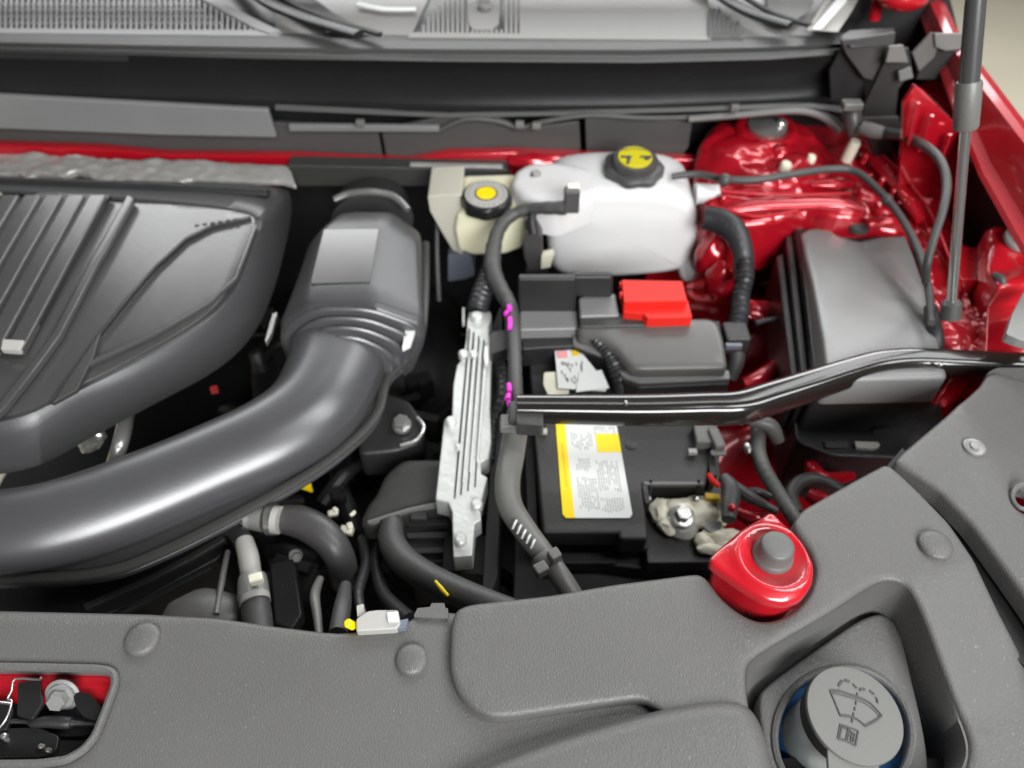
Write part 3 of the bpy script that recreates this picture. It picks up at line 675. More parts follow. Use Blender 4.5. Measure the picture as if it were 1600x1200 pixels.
obj("edge_highlight", tpx([(1002, 573, ZF+.003, 3.5), (1070, 572, ZF+.003, 4), (1134, 571, ZF+.003, 3.5)], seg=8, k=2), 'lid', fb)  # pale strip added as the highlight along the cover's front edge
obj("box_body", prism([P(a, b, ZF-0.012) for a, b in [(812, 500), (1125, 500), (1140, 600), (998, 606), (974, 596), (942, 560), (895, 540), (815, 545)]], (0, 0, -0.035)), 'plastic', fb, bevel=0.003)
q = [(896, 512), (930, 520), (965, 560), (985, 590), (958, 600), (935, 570), (905, 545)]
obj("wire_bundle", tpx([(905, 515, ZF, 8), (935, 535, ZF, 9), (955, 560, ZF-0.01, 11), (968, 590, ZF-0.02, 14), (972, 610, ZF-0.04, 14)], seg=12, ripple=.12, rp=.006), 'tape', fb)
rf = obj("red_flap", slab([(972, 437), (1066, 439), (1074, 470), (975, 472)], ZF+0.035, 0.03, 0.002), 'redp', fb, bevel=0.003)
obj("flap_front", slab([(974, 470), (1075, 468), (1082, 495), (1012, 497), (1005, 490), (974, 487)], ZF+0.026, 0.02, 0.002), 'redp', fb, bevel=0.003)
for yy in (446, 462):
    obj("hinge", box(P(972, yy, ZF+0.028), (0.008, 0.008, 0.010)), 'redp', fb, bevel=0.002)
# paper labels
pl = thing("parts_label", "white printed paper label with a pink and orange mark behind the black bar", "label", P(905, 590, -0.11))
a = [(867, 548), (905, 546), (950, 602), (946, 611), (872, 606)]
obj("sheet", slab(a, -0.105, 0.001), 'white', pl, smooth=False)
obj("sheet", slab([(850, 582), (880, 580), (890, 614), (856, 616), (849, 600)], -0.109, 0.002, 0.003), 'wax', pl)
obj("sheet", slab([(905, 582), (940, 578), (952, 606), (900, 612)], -0.1035, 0.001), 'white', pl, smooth=False)
obj("pink_mark", slab([(870, 549), (886, 548), (887, 558), (872, 559)], -0.1038, 0.0006), mat("pink_ink", (0.75, 0.3, 0.3), .5), pl, smooth=False)
obj("orange_mark", slab([(893, 548), (903, 547), (905, 555), (896, 556)], -0.1038, 0.0006), 'orange', pl, smooth=False)
gs = []
for i in range(26):
    x = 876+pr.random()*34; y = 563+pr.random()*34; gs.append(slab([(x, y), (x+2, y), (x+3, y+pr.uniform(3, 8)), (x+1, y+4)], -0.1040, 0.0004))
obj("fine_print", join(*gs), 'ink', pl, smooth=False, kind='stuff')

# ================================================================== STRUT BAR
sb = thing("support_bar", "glossy black steel support bar crossing above the battery", "support bar", P(1100, 640, -0.04))
zb = -0.035
obj("bar", tpx([(808, 639, zb, 22), (900, 640, zb, 23), (1010, 641, zb, 24.5), (1100, 639, zb, 25.5), (1155, 637, zb, 26.5), (1205, 622, zb, 26), (1262, 604, zb, 25), (1320, 585, zb, 23.5), (1370, 571, zb, 22.5), (1420, 566, zb, 22), (1480, 568, zb, 22), (1620, 574, zb, 22)], seg=48, n=3.2, sx=0.9, sy=0.9, k=8), 'gloss', sb, angle=80)
obj("bracket_end", slab([(806, 616), (846, 616), (850, 664), (806, 662)], zb+0.008, 0.02, 0.004), 'plasticmid', sb, bevel=0.002)
for x, y in [(978, 629), (1469, 570)]:
    q = P(x, y, zb+0.017); obj("weld_nub", blob(q, wpx(q, 3.5), .2), 'steel', sb)

# ================================================================== BIG FUSE BOX
bf = thing("fuse_box", "large fuse box with a pale grey lid near the right fender", "fuse box", P(1370, 500, -0.1))
zl = -0.05
ld = [(1254, 352), (1268, 343), (1300, 342), (1313, 357), (1340, 364), (1420, 357), (1430, 392), (1446, 460), (1460, 545), (1470, 610), (1284, 614), (1280, 540), (1268, 440)]
c0, c1 = P(1350, 362, zl), P(1435, 480, zl); cn = Vector((-(c1-c0).y, (c1-c0).x, 0)).normalized()
c2, c3 = P(1360, 560, zl), P(1470, 480, zl); cm = Vector((-(c3-c2).y, (c3-c2).x, 0)).normalized()
def lidz(x, y):
    v = Vector((x, y, 0))-Vector((c0.x, c0.y, 0)); d = v.dot(cn); v2 = Vector((x, y, 0))-Vector((c2.x, c2.y, 0)); d2 = v2.dot(cm)
    return -0.11*(y-c0.y+.1) -0.003*math.exp(-(d/0.012)**2) + (0.0015 if d > 0 else 0) - 0.0012/(1+math.exp(d2/0.003))
obj("lid", sheet(fillet([P(a, b, zl) for a, b in ld], 0.008, 4), zl, t=0.02, er=0.006, grid=0.008, zf=lidz), 'lid', bf, angle=60)
bd = [(1210, 380), (1250, 350), (1300, 350), (1420, 362), (1462, 610), (1286, 618), (1246, 600), (1210, 460)]
obj("body", prism([P(a, b, zl-0.022) for a, b in [(1240, 352), (1300, 350), (1425, 362), (1466, 612), (1272, 616), (1262, 480)]], (0, 0, -0.09)), 'plastic', bf, bevel=0.006)
for i, (xa, ya, xb) in enumerate([(1213, 400, 1240), (1228, 370, 1256), (1246, 352, 1276)]):
    obj("side_rib", slab([(xa, ya), (xa+11, ya-6), (xb+11, 610), (xb, 610)], zl-0.045+i*0.012, 0.09), 'plastic', bf, bevel=0.003)
obj("lower_case", slab([(1236, 624), (1470, 618), (1480, 690), (1420, 715), (1300, 712), (1245, 690)], zl-0.09, 0.1, 0.01), 'plastic', bf, bevel=0.004)
obj("latch", slab([(1335, 689), (1372, 690), (1376, 696), (1366, 700), (1338, 699)], zl-0.084, 0.006, 0.002), 'greylabel', bf, bevel=0.001)  # pale slab paints in the highlight on a latch
obj("latch", slab([(1288, 689), (1325, 689), (1325, 699), (1290, 699)], zl-0.086, 0.006, 0.002), 'plasticmid', bf, bevel=0.001)
obj("latch", slab([(1300, 630), (1314, 620), (1310, 640), (1300, 656)], zl-0.075, 0.02, 0.002), 'conduit', bf, bevel=0.001)
obj("latch", slab([(1366, 670), (1390, 670), (1390, 674), (1366, 674)], zl-0.086, 0.006), 'plasticmid', bf)
obj("lid_button", lathe(P(1342, 352, zl-0.002), (0, 0, 1), [(wpx(P(1342, 352, zl), 17), -.006), (wpx(P(1342, 352, zl), 17), .002), (wpx(P(1342, 352, zl), 12), .005)], 24), 'capdark', bf)

# ================================================================== SILVER BRACKET
al = thing("control_module", "silver cast aluminium module with grooved face standing on edge", "engine part", P(725, 680, -0.12))
za = -0.10
ap = [(733, 486), (766, 486), (768, 494), (764, 510), (768, 560), (766, 640), (768, 690), (764, 715), (752, 722), (752, 740), (762, 745), (750, 790), (752, 812), (742, 818), (738, 868), (708, 870), (706, 800), (700, 785), (680, 780), (690, 690), (694, 655), (706, 648), (708, 600), (714, 570), (722, 560), (728, 530), (730, 500)]
obj("casting", slab(ap, za, 0.03), 'alu', al, bevel=0.002)
for k, (x0, x1) in enumerate([(735, 712), (742, 722), (750, 733), (758, 744)]):
    obj("groove_shade", slab([(x0-3, 513+k*6), (x0-.6, 513+k*6), (x1-.6, 778-k*6), (x1-3, 778-k*6)], za+.0012, 0.002), 'rubber', al)  # dark strip paints the shade inside a casting groove
    obj("fin", slab([(x0, 515+k*6), (x0+3.5+(k%2), 520+k*11), (x1+4.5, 770-k*17), (x1, 770-k*17)], za+0.004+.001*(k%2), 0.008), 'alu', al, bevel=0.001)
for px, py, r in [(745, 496, 10), (724, 555, 8), (705, 660, 9), (740, 555, 7), (720, 845, 10), (745, 790, 9), (716, 700, 5)]:
    q = P(px, py, za+0.003); obj("boss", lathe(q, (0, 0, 1), [(wpx(q, r), -.004), (wpx(q, r), .004), (wpx(q, r*.7), .006)], 16), 'alu', al)
obj("side_clip", slab([(757, 542), (763, 540), (763, 566), (759, 572), (756, 560)], za+0.01, 0.008, .001), 'white', al, bevel=.001)
obj("side_clip", slab([(722, 480), (726, 480), (726, 504), (722, 504)], za+0.0, 0.008, .001), 'greylabel', al, bevel=.001)
# black battery tray side plates
obj("tray_wall", join(slab([(766, 520), (780, 480), (784, 480), (784, 660), (778, 900), (764, 940), (752, 930), (764, 740)], -0.13, 0.2)), 'plastic', None, bevel=.002, label="thin black upright plate between the silver module and the grey hose", cat="tray wall")
obj("battery_tray", slab([(800, 660), (838, 660), (852, 860), (880, 890), (1110, 888), (1120, 960), (800, 960), (806, 760)], -0.2, 0.06, .005), 'plastic', None, bevel=.003, label="black plastic tray edge around the foot of the battery", cat="battery tray")
obj("tray_strap", slab([(818, 668), (834, 668), (842, 852), (826, 852)], -0.165, 0.02, .002), 'plasticmid', None, bevel=.003, label="flat dark strap running beside the battery's left edge", cat="strap")
# harness hose with clamp
hs = thing("grey_hose", "grey hose with white printed bars bending past the battery's front corner", "hose", P(800, 780, -0.12))
obj("tube", tpx([(812, 632, -0.08, 17), (806, 670, -0.085, 19), (799, 715, -0.09, 20), (793, 752, -0.09, 20), (797, 790, -0.09, 20), (820, 828, -0.09, 19), (850, 868, -0.09, 18), (878, 905, -0.09, 17), (900, 940, -0.10, 17)], seg=20), 'conduit', hs)
for i in range(5):
    x, y = 803+i*7.2, 820+i*7.5
    q1, q2 = P(x-3, y+8, -0.075), P(x+5, y-9, -0.075)
    obj("printed_bar", sweep([(P(x-2, y+6, -0.078), .0013), (P(x+1, y-1, -0.0735), .0013), (P(x+4, y-7, -0.0745), .0013)], seg=6, k=3), 'white', hs)
obj("clamp", tpx([(848, 872, -0.09, 23), (862, 891, -0.09, 23)], seg=20, k=2), 'conduit', hs)
obj("clamp_screw", join(box(P(845, 890, -0.07), (0.014, 0.012, 0.012), R(30)), box(P(866, 868, -0.07), (0.012, 0.012, 0.012), R(30))), 'conduit', hs, bevel=.002)
ch = thing("wiring_harness", "taped grey wiring harness with magenta paint marks left of the battery", "wiring harness", P(800, 560, -0.1))
obj("lead", tpx([(812, 660, -0.07, 11), (806, 610, -0.07, 11), (804, 560, -0.07, 11), (802, 515, -0.07, 12), (797, 480, -0.07, 12), (782, 452, -0.07, 13), (770, 425, -0.065, 14), (770, 396, -0.06, 13), (778, 362, -0.05, 11), (797, 338, -0.04, 10), (825, 327, -0.03, 9), (856, 325, -0.02, 10), (884, 325, -0.015, 11)], seg=14, ripple=.05, rp=.02), 'rubber', ch)
obj("lead", tpx([(772, 402, -0.07, 12), (763, 430, -0.08, 15), (752, 462, -0.09, 17), (745, 486, -0.10, 17)], seg=14, ripple=.06, rp=.008), 'tape', ch)
obj("lead", tpx([(770, 520, -0.10, 7), (780, 560, -0.11, 9), (785, 620, -0.11, 9), (770, 660, -0.12, 8), (766, 720, -0.13, 8)], seg=10, ripple=.1, rp=.01), 'tape', ch)
cn_ = obj("connector", box(P(893, 312, -0.005), (0.022, 0.022, 0.034), 0, R(-10)), 'capdark', ch, bevel=.003)
obj("connector_tip", box(P(896, 294, 0.008), (0.018, 0.012, 0.010)), 'wax', ch, bevel=.002)
for pts in [[(796, 478, 4), (797, 486, 4)], [(791, 491, 3.5), (793, 487, 3)], [(797, 497, 4), (798, 506, 4), (797, 514, 3)], [(796, 600, 4), (797, 612, 4)], [(796, 616, 4), (794, 624, 5)], [(796, 628, 4), (797, 635, 3)]]:
    obj("paint_mark", tpx([(x-1, y, -0.06, r) for x, y, r in pts], seg=8, k=2), 'magenta', ch)
obj("band_clip", slab([(764, 520), (800, 512), (812, 520), (812, 540), (766, 552)], -0.085, .02, .003), 'plastic', ch, bevel=.002)
obj("band_clip", box(P(815, 648, -0.06), (0.03, 0.035, 0.012)), 'rubber', ch, bevel=.003)
obj("band_clip", box(P(800, 662, -0.065), (0.028, 0.02, 0.014)), 'conduit', ch, bevel=.003)

# ================================================================== BRAKE RESERVOIR
br = thing("brake_fluid_reservoir", "yellowed translucent brake fluid reservoir with a black cap marked yellow", "fluid tank", PY(760, 400, 1.0))
yb = 0.98
obj("tank", front([(714, 338), (724, 330), (800, 328), (816, 332), (822, 355), (816, 388), (790, 398), (740, 400), (716, 392), (710, 360)], yb, 0.10, .004), 'cream', br, bevel=.008, seg=3)
obj("side_chamber", front([(668, 306), (722, 304), (724, 398), (708, 392), (690, 362), (672, 330)], yb+0.012, 0.08, .003), 'palecream', br, bevel=.006, seg=3)
bq = P(760, 313, PY(760, 329, yb).z+.010); brr = wpx(bq, 39); ax = Vector((0, -0.06, 1))
obj("cap", lathe(bq, ax, [(brr*.96, -0.009), (brr, -.007), (brr, 0.007), (brr*.95, .010), (brr*.85, .011)], 48, mod=lambda a, i: 1+(0.035*math.cos(8*a) if i < 3 else 0)), 'blacksteel', br)
bq2 = bq+ax*0.0112
dsk = obj("cap_disc", lathe(bq2, ax, [(brr*.86, -.001), (brr*.85, .0012), (brr*.5, .0013)], 48), 'greylabel', br)
obj("yellow_spot", lathe(bq2+ax*.0015, ax, [(brr*.40, -.001), (brr*.39, .001), (brr*.2, .0011)], 28), 'yellow', dsk)
obj("spot_ring", lathe(bq2+ax*.001, ax, [(brr*.47, -.001), (brr*.46, .0008), (brr*.3, .0008)], 28), 'capdark', dsk)
for i in range(22):
    a0 = i*2*math.pi/22+.1
    if i % 11 in (0, 5): continue
    u = ax.orthogonal().normalized(); v = ax.cross(u)
    q = bq2+ax*.0014+(u*math.cos(a0)+v*math.sin(a0))*brr*.72
    obj("printed_mark", box(q, (0.0022, 0.0014, 0.0006), a0), 'inkdark', dsk, smooth=False)
# slate and black bits beneath it
obj("abs_module", front([(700, 398), (735, 396), (742, 430), (728, 436), (700, 440)], 1.0, 0.05, .003), 'slategrey', None, bevel=.003, label="small slate blue plastic block in shadow under the brake fluid reservoir", cat="engine part")
obj("abs_pipe", join(tpx([(683, 345, -0.1, 3.5), (683, 400, -0.14, 3.5), (686, 470, -0.2, 4)])), 'rubber', None, label="thin brown pipe dropping down left of the brake fluid reservoir", cat="pipe")
sn = thing("sensor_connector", "black upright connector between the brake and coolant reservoirs", "connector", PY(830, 420, 0.93))
obj("housing", front([(820, 362), (838, 358), (848, 372), (850, 425), (826, 428), (818, 400)], 0.93, 0.03, .003), 'capdark', sn, bevel=.003)
obj("wire", sweep([(PY(832, 330, .95), .006), (PY(831, 345, .94), .007), (PY(834, 365, .93), .008)], seg=12), 'dark', sn)
obj("lock_tab", front([(846, 400), (866, 396), (860, 418), (845, 420)], 0.925, 0.012, .002), 'wax', sn, bevel=.002)
obj("foot", front([(822, 424), (856, 424), (856, 432), (826, 434)], .925, .04), 'dark', sn)

# ================================================================== COOLANT TANK
ct = thing("coolant_tank", "white translucent coolant tank with a black and yellow screw cap", "fluid tank", PY(970, 430, 1.0))
yc = 0.985
body = [(858, 330), (880, 306), (960, 300), (1040, 302), (1075, 312), (1090, 326), (1094, 360), (1090, 392), (1078, 418), (1060, 432), (960, 440), (900, 440), (862, 430), (854, 390)]
def tank(px, y0, d, r):
    p = chaikin([PY(a, b, y0) for a, b in px], 2); c = sum(p, Vector())/len(p); rings = []
    for k in range(6):
        a = k/5*math.pi/2; s = r*(1-math.sin(a)); yy = r*(1-math.cos(a))
        rings.append((s, r-r*math.sin(math.pi/2-a) if 0 else None))
    def ins(off, dy):
        out = []
        n = len(p)
        for i in range(n):
            t = (p[(i+1) % n]-p[i-1]).normalized(); nn = Vector((-t.z, 0, t.x))
            if nn.dot(c-p[i]) < 0: nn = -nn
            q = p[i]+nn*off; out.append(Vector((q.x, y0+dy, q.z)))
        return out
    R_ = [ins(r*(1-math.sin(a)), r*(1-math.cos(a))) for a in [0, .25, .5, .8, 1.1, math.pi/2]]
    B_ = [ins(r*(1-math.cos(a)), d-r+r*math.sin(a)) for a in [0, .4, .8, 1.2, math.pi/2]]
    # centre cap
    def shr(ring, f, dy):
        return [Vector((c.x+(v.x-c.x)*f, v.y-dy, c.z+(v.z-c.z)*f)) for v in ring]
    R_ = [shr(R_[0], .02, .008), shr(R_[0], .3, .0075), shr(R_[0], .6, .006), shr(R_[0], .85, .003)]+R_
    rings = R_+B_
    return loft(rings, True, True)
obj("tank", tank(body, yc, 0.13, 0.022), 'milk', ct, angle=80)
ez = PY(990, 302, yc).z
obj("left_ear", sheet(fillet([P(a, b, ez) for a, b in [(797, 284), (804, 264), (826, 252), (870, 250), (930, 262), (940, 300), (870, 326), (838, 318), (812, 300)]], .012, 5), ez, t=.05, er=.012, grid=.008), 'milkthin', ct, angle=80)
obj("spout", sweep([(PY(1086, 303, yc+.03), .017), (PY(1110, 302, yc+.03), .014), (PY(1124, 300, yc+.03), .012)], seg=16), 'milk', ct)
obj("lower_spout", tank([(1058, 400), (1100, 392), (1104, 420), (1088, 442), (1062, 444)], yc+.01, 0.05, 0.01), 'milk', ct, angle=80)
obj("mounting_bolt", hexbolt(P(838, 274, ez), .0070, .007, (0, -0.3, .9)), 'steel', ct, angle=30)
cq = P(990, 262, PY(990, 300, yc).z+.006); crr = wpx(cq, 44); cax = Vector((0, -.10, 1)).normalized()
cp = obj("cap", lathe(cq, cax, [(crr*.80, -.018), (crr*.9, -.012), (crr*1.04, -.010), (crr*1.04, .003), (crr*.95, .006), (crr*.78, .007), (crr*.77, .014), (crr*.74, .018)], 64, mod=lambda a, i: 1+(0.05*math.cos(7*a) if 1 < i < 5 else 0)), 'capdark', ct)
cq2 = cq+cax*.0185
dd = obj("yellow_disc", lathe(cq2, cax, [(crr*.60, -.001), (crr*.595, .0012), (crr*.4, .0012)], 40), 'yellowd', cp)
def capmark(pts): 
    return prism([PP(a, b, cq2+cax*.0018, cax) for a, b in pts], -cax*.001)
cy = -3
for pts in [[(970, 243), (988, 243), (986, 246), (984, 250), (980, 250), (978, 246), (970, 246)], [(1000, 243), (1018, 243), (1018, 246), (1012, 250), (1008, 250), (1006, 246), (1000, 246)], [(980, 250), (985, 250), (982, 257), (978, 255)]]:
    obj("warning_symbol", capmark(pts), 'inkdark', dd, smooth=False)
gs = []
for i in range(9):
    x = 972+i*4.6; gs.append(capmark([(x, 231+abs(i-4)*.5), (x+2.6, 231+abs(i-4)*.5), (x+2.2, 233+abs(i-4)*.5), (x, 233+abs(i-4)*.5)]))
obj("fine_print", join(*gs), 'inkdark', dd, smooth=False)
# ================================================================== COWL
YF = 1.17   # plane of the cowl's upright face
cw_ = thing("cowl", "long dark grey plastic cowl panel crossing below the windscreen", "cowl", (0, 1.2, 0.02))
def prof(rows, name, m, par, angle=50, th=0):
    """lofted strip: rows of pixel polylines each with its own plane ('z',v) or ('y',v)"""
    rings = []
    for kind, v, px in rows:
        rings.append([P(a, b, v) if kind == 'z' else PY(a, b, v) for a, b in px])
    return obj(name, loft(rings, closed=False), m, par, angle=angle)
X = [-150, 0, 200, 420, 700, 1000, 1200, 1318]
t0 = [44, 45, 47, 50, 54, 56, 53, 50]
t1 = [52, 54, 56, 60, 64, 66, 62, 58]
t2 = [64, 66, 70, 74, 77, 78, 74, 68]
t3 = [70, 72, 77, 81, 84, 85, 80, 74]
t4 = [78, 81, 86, 92, 96, 98, 93, 84]
f1 = [150, 152, 156, 163, 168, 166, 158, 150]
def row(kind, v, ys): return (kind, v, list(zip(X, ys)))
prof([row('z', 0.106, t0), row('z', 0.112, t1), row('z', 0.110, t2)], "top_seal", 'cowl', cw_, 80)
prof([row('z', 0.110, t2), row('z', 0.103, t3), row('z', 0.106, [y+3 for y in t3]), row('z', 0.099, t4)], "seal_lip", 'cowl', cw_, 80)
yt = P(400, 92, 0.098).y
prof([row('z', 0.099, t4), row('y', yt+0.012, [y+10 for y in t4]), row('y', yt+0.035, [y-30 for y in f1]), row('y', yt+0.03, [y-6 for y in f1]), row('y', yt+0.0, f1), row('y', yt-0.016, [y+7 for y in f1])], "front_face", 'face', cw_, 50)
# lower shelf and skirt
prof([('y', yt-0.014, [(430, 163), (700, 176), (900, 172), (1060, 168), (1262, 160), (1330, 168)]), ('y', yt-0.02, [(430, 172), (700, 184), (900, 180), (1060, 175), (1262, 168), (1330, 178)])], "lower_lip", 'cowl', cw_)
obj("left_shelf", prism([PY(a, b, yt-.035) for a, b in [(-150, 144), (0, 150), (418, 172), (432, 216), (250, 212), (0, 202), (-150, 196)]], (0, 0.012, 0)), 'lid', cw_, bevel=.003)
sk = [([(-150, 190), (400, 212), (402, 252), (200, 240), (-150, 224)], 0), ([(392, 190), (590, 200), (600, 258), (402, 252)], .002), ([(596, 204), (700, 180), (760, 175), (814, 200), (905, 190), (908, 246), (760, 238), (660, 244), (604, 250)], 0), ([(914, 184), (1082, 190), (1076, 230), (1060, 252), (930, 244), (916, 240)], .002)]
for px, dy in sk:
    obj("skirt_panel", prism([PY(a, b, yt-.01+dy) for a, b in px], (0, 0.01, 0)), 'cowl', cw_, bevel=.002)
obj("trim_strip", prism([PY(a, b, yt-.03) for a, b in [(450, 196), (686, 198), (686, 207), (452, 206)]], (0, .01, 0)), 'lid', cw_, bevel=.002)
obj("weatherstrip", sweep([(PY(a, b, yt-.02), .0042) for a, b in [(686, 204), (730, 186), (780, 190), (812, 200), (850, 190), (920, 180), (1000, 184), (1080, 183), (1160, 178), (1230, 172), (1290, 180), (1318, 202)]], seg=10), 'cowl', cw_)
obj("weatherstrip", sweep([(PY(a, b, yt-.028), .0055) for a, b in [(1076, 186), (1150, 180), (1240, 173), (1284, 182), (1310, 205)]], seg=10), 'conduit', cw_)
for a, b in [(563, 192), (812, 194), (1148, 168), (838, 196)]:
    obj("clip", box(PY(a, b, yt-.033), (.014, .01, .010)), 'conduit', cw_, bevel=.002)
# cowl top grille
gz = 0.113
cg = thing("cowl_grille", "pale grey slatted air grille panel at the base of the windscreen", "grille", P(500, 20, gz))
obj("base_panel", slab([(-150, -60), (1400, -60), (1330, 56), (1000, 60), (700, 58), (420, 54), (-150, 48)], gz-.012, .004), 'blacksteel', cg)
gs = []
i = 0; x = -20.0
while x < 408:
    top = -20 if x < 300 else -20+(x-300)*0.62
    lo = 46+x*0.012
    if top < lo-3: gs.append(slab([(x, top), (x+3.9, top), (x+3.7, lo), (x-.2, lo)], gz-.001, .007))
    x += 8.9
obj("slats", join(*gs), 'lid', cg, smooth=False, kind='stuff')
gs = [slab([(-20, y), (300+y*1.4, y), (300+y*1.4, y+1.6), (-20, y+1.6)], gz-.004, .004) for y in (5, 14, 24, 34)]
obj("cross_slats", join(*gs), 'lid', cg, smooth=False, kind='stuff')
obj("grille_border", slab([(296, -12), (316, -12), (440, 48), (420, 52), (398, 44)], gz+.002, .01), 'lid', cg, bevel=.002)
obj("grille_sill", slab([(-150, 42), (420, 46), (440, 56), (-150, 50)], gz, .012), 'lid', cg, bevel=.002)
obj("panel", slab([(430, -60), (690, -60), (668, 0), (640, 60), (430, 56)], gz-.006, .006), 'grille', cg)
obj("panel", slab([(811, -60), (1107, -60), (1107, 60), (812, 58)], gz, .008), 'grille', cg, bevel=.001)
obj("panel", slab([(1107, -60), (1300, -60), (1270, 60), (1107, 60)], gz-.004, .008), 'grille', cg)
gs = []
x = 652
for k in range(22):
    x = 652+k*7.6
    top = max(-20, 50-(k*12)); lo = 52
    if 728 < x < 782: 
        gs.append(slab([(x, 46), (x+4.5, 46), (x+4.5, 54), (x, 54)], gz, .008)); continue
    gs.append(slab([(x, top), (x+4.5, top), (x+4.5, lo), (x, lo)], gz, .008))
obj("slats", join(*gs), 'grille', cg, smooth=False, kind='stuff')
obj("centre_plate", slab([(726, -30), (784, -30), (780, 36), (768, 46), (738, 46), (730, 34)], gz+.002, .01, .003), 'grille', cg, bevel=.002)
obj("grille_sill", slab([(640, 50), (1110, 55), (1110, 62), (636, 58)], gz+.001, .01), 'grille', cg, bevel=.001)
q = P(757, 12, gz+.004); obj("bolt_cover", join(box(P(757, 0, gz+.004), (.018, .03, .006)), lathe(q, (0, 0, 1), [(.011, -.002), (.011, .003), (.008, .005)], 20)), 'conduit', cg, bevel=.001)
gs = []
for k, (x, tp_) in enumerate([(1107, 14), (1115, 13), (1122, 13), (1129, 26), (1136, 26), (1144, 36), (1151, 33), (1158, 47)]):
    gs.append(slab([(x, tp_), (x+3.5, tp_), (x+3.5, 54), (x, 54)], gz+.0048, .001))
obj("slots", join(*gs), 'dark', cg, smooth=False, kind='stuff')
obj("dark_opening", slab([(405, -20), (470, -20), (520, 20), (572, 46), (560, 52), (512, 50), (450, 16)], gz+.004, .003), 'blacksteel', cg)
obj("glass_edge_trim", tpx([(560, 6, gz, 6), (600, 14, gz, 7), (650, 14, gz, 6)], seg=8, k=2, sy=.4), 'white', cg)
obj("glass_edge_trim", tpx([(530, 32, gz, 4), (575, 50, gz, 5)], seg=8, k=2, sy=.5), 'white', cg)
for nm, lb, pts in [("wiper_arm", "dark wiper arm lying across the left end of the slatted grille", [(360, -50), (410, -2), (470, 26), (520, 42), (560, 54)]), ("wiper_arm", "dark wiper arm behind the right end of the cowl grille", [(1080, -40), (1130, -4), (1168, 18), (1200, 30), (1234, 40)])]:
    L = [(P(a, b, gz+.016), .011) for a, b in pts]
    o = obj(nm, sweep(L, seg=10, sx=1.2, sy=.5), 'blacksteel', None, label=lb, cat="wiper arm", group=None)
    obj("wiper_blade", sweep([(P(a+34, b, gz+.010), .006) for a, b in pts], seg=8, sy=.6), 'dark', o)
# windscreen glass
obj("windscreen", prism([Vector((-1, 1.42, .16)), Vector((.75, 1.42, .16)), Vector((.73, 1.56, .28)), Vector((-1, 1.56, .28))], (0, .005, 0)), mat("dark_glass", (.05, .06, .06), .05, coat=.5), None, label="sloping dark glass windscreen behind the cowl grille", cat="windscreen")
# cowl right end pieces
ce = thing("cowl_end_cover", "dark grey folded plastic end piece of the cowl beside the right fender", "cowl", P(1400, 120, 0.08))
def quad(name, pts, m, par, d=.008, bev=.0015):
    return obj(name, prism([Vector(p) for p in pts], (0, d, -d*.3)), m, par, bevel=bev)
quad("top_flange", [P(a, b, .13) for a, b in [(1316, 58), (1330, 48), (1398, 44), (1398, 66), (1372, 72), (1330, 74)]], 'cowl', ce)
quad("upper_face", [PY(a, b, yt-.02) for a, b in [(1314, 62), (1340, 60), (1400, 50), (1396, 76), (1372, 128), (1350, 122), (1322, 84)]], 'cowl', ce)
quad("side_face", [PY(a, b, yt-.005) for a, b in [(1316, 74), (1340, 104), (1352, 124), (1354, 190), (1300, 186), (1296, 110)]], 'plastic', ce)
quad("lower_face", [PY(a, b, yt-.03) for a, b in [(1372, 120), (1390, 80), (1420, 74), (1426, 110), (1404, 140), (1398, 196), (1346, 194), (1352, 160)]], 'plasticmid', ce)
quad("pale_tab", [PY(a, b, yt-.045) for a, b in [(1390, 72), (1412, 70), (1420, 98), (1384, 98)]], 'grille', ce)
quad("pale_tab", [PY(a, b, yt-.045) for a, b in [(1404, 112), (1424, 104), (1428, 122), (1406, 128)]], 'lid', ce)
quad("bracket", [PY(a, b, yt-.05) for a, b in [(1340, 184), (1405, 182), (1410, 206), (1392, 212), (1350, 204)]], 'cowl', ce)
quad("bracket_leg", [PY(a, b, yt-.055) for a, b in [(1352, 206), (1392, 214), (1398, 250), (1400, 272), (1384, 266), (1366, 240)]], 'plastic', ce)
c2 = thing("hinge_cover", "grey plastic cover wedge beside the gas strut at top right", "hinge cover", P(1460, 110, 0.1))
quad("face", [PY(a, b, yt-.03) for a, b in [(1426, 84), (1458, 50), (1468, 66), (1460, 90), (1436, 112)]], 'conduit', c2)
quad("top", [PY(a, b, yt-.035) for a, b in [(1460, 52), (1504, 52), (1508, 76), (1478, 80), (1462, 74)]], 'lid', c2)
quad("under", [PY(a, b, yt-.025) for a, b in [(1462, 74), (1508, 76), (1508, 112), (1490, 126), (1432, 124), (1440, 100)]], 'plasticmid', c2)
# silver pieces at the windscreen corner
q = thing("windscreen_corner_trim", "bright silver grey pillar trim at the windscreen's right corner", "trim", P(1300, 20, .12))
quad("panel", [P(a, b, .125) for a, b in [(1262, 48), (1290, 0), (1310, -50), (1370, -50), (1330, 20), (1310, 50)]], 'greylabel', q)
quad("ridge", [P(a, b, .135) for a, b in [(1270, 46), (1312, -6), (1330, -50), (1342, -50), (1322, 4), (1284, 46)]], 'white', q)
quad("panel", [P(a, b, .12) for a, b in [(1230, 40), (1262, 20), (1290, -50), (1200, -50), (1200, 30)]], 'stopper', q)

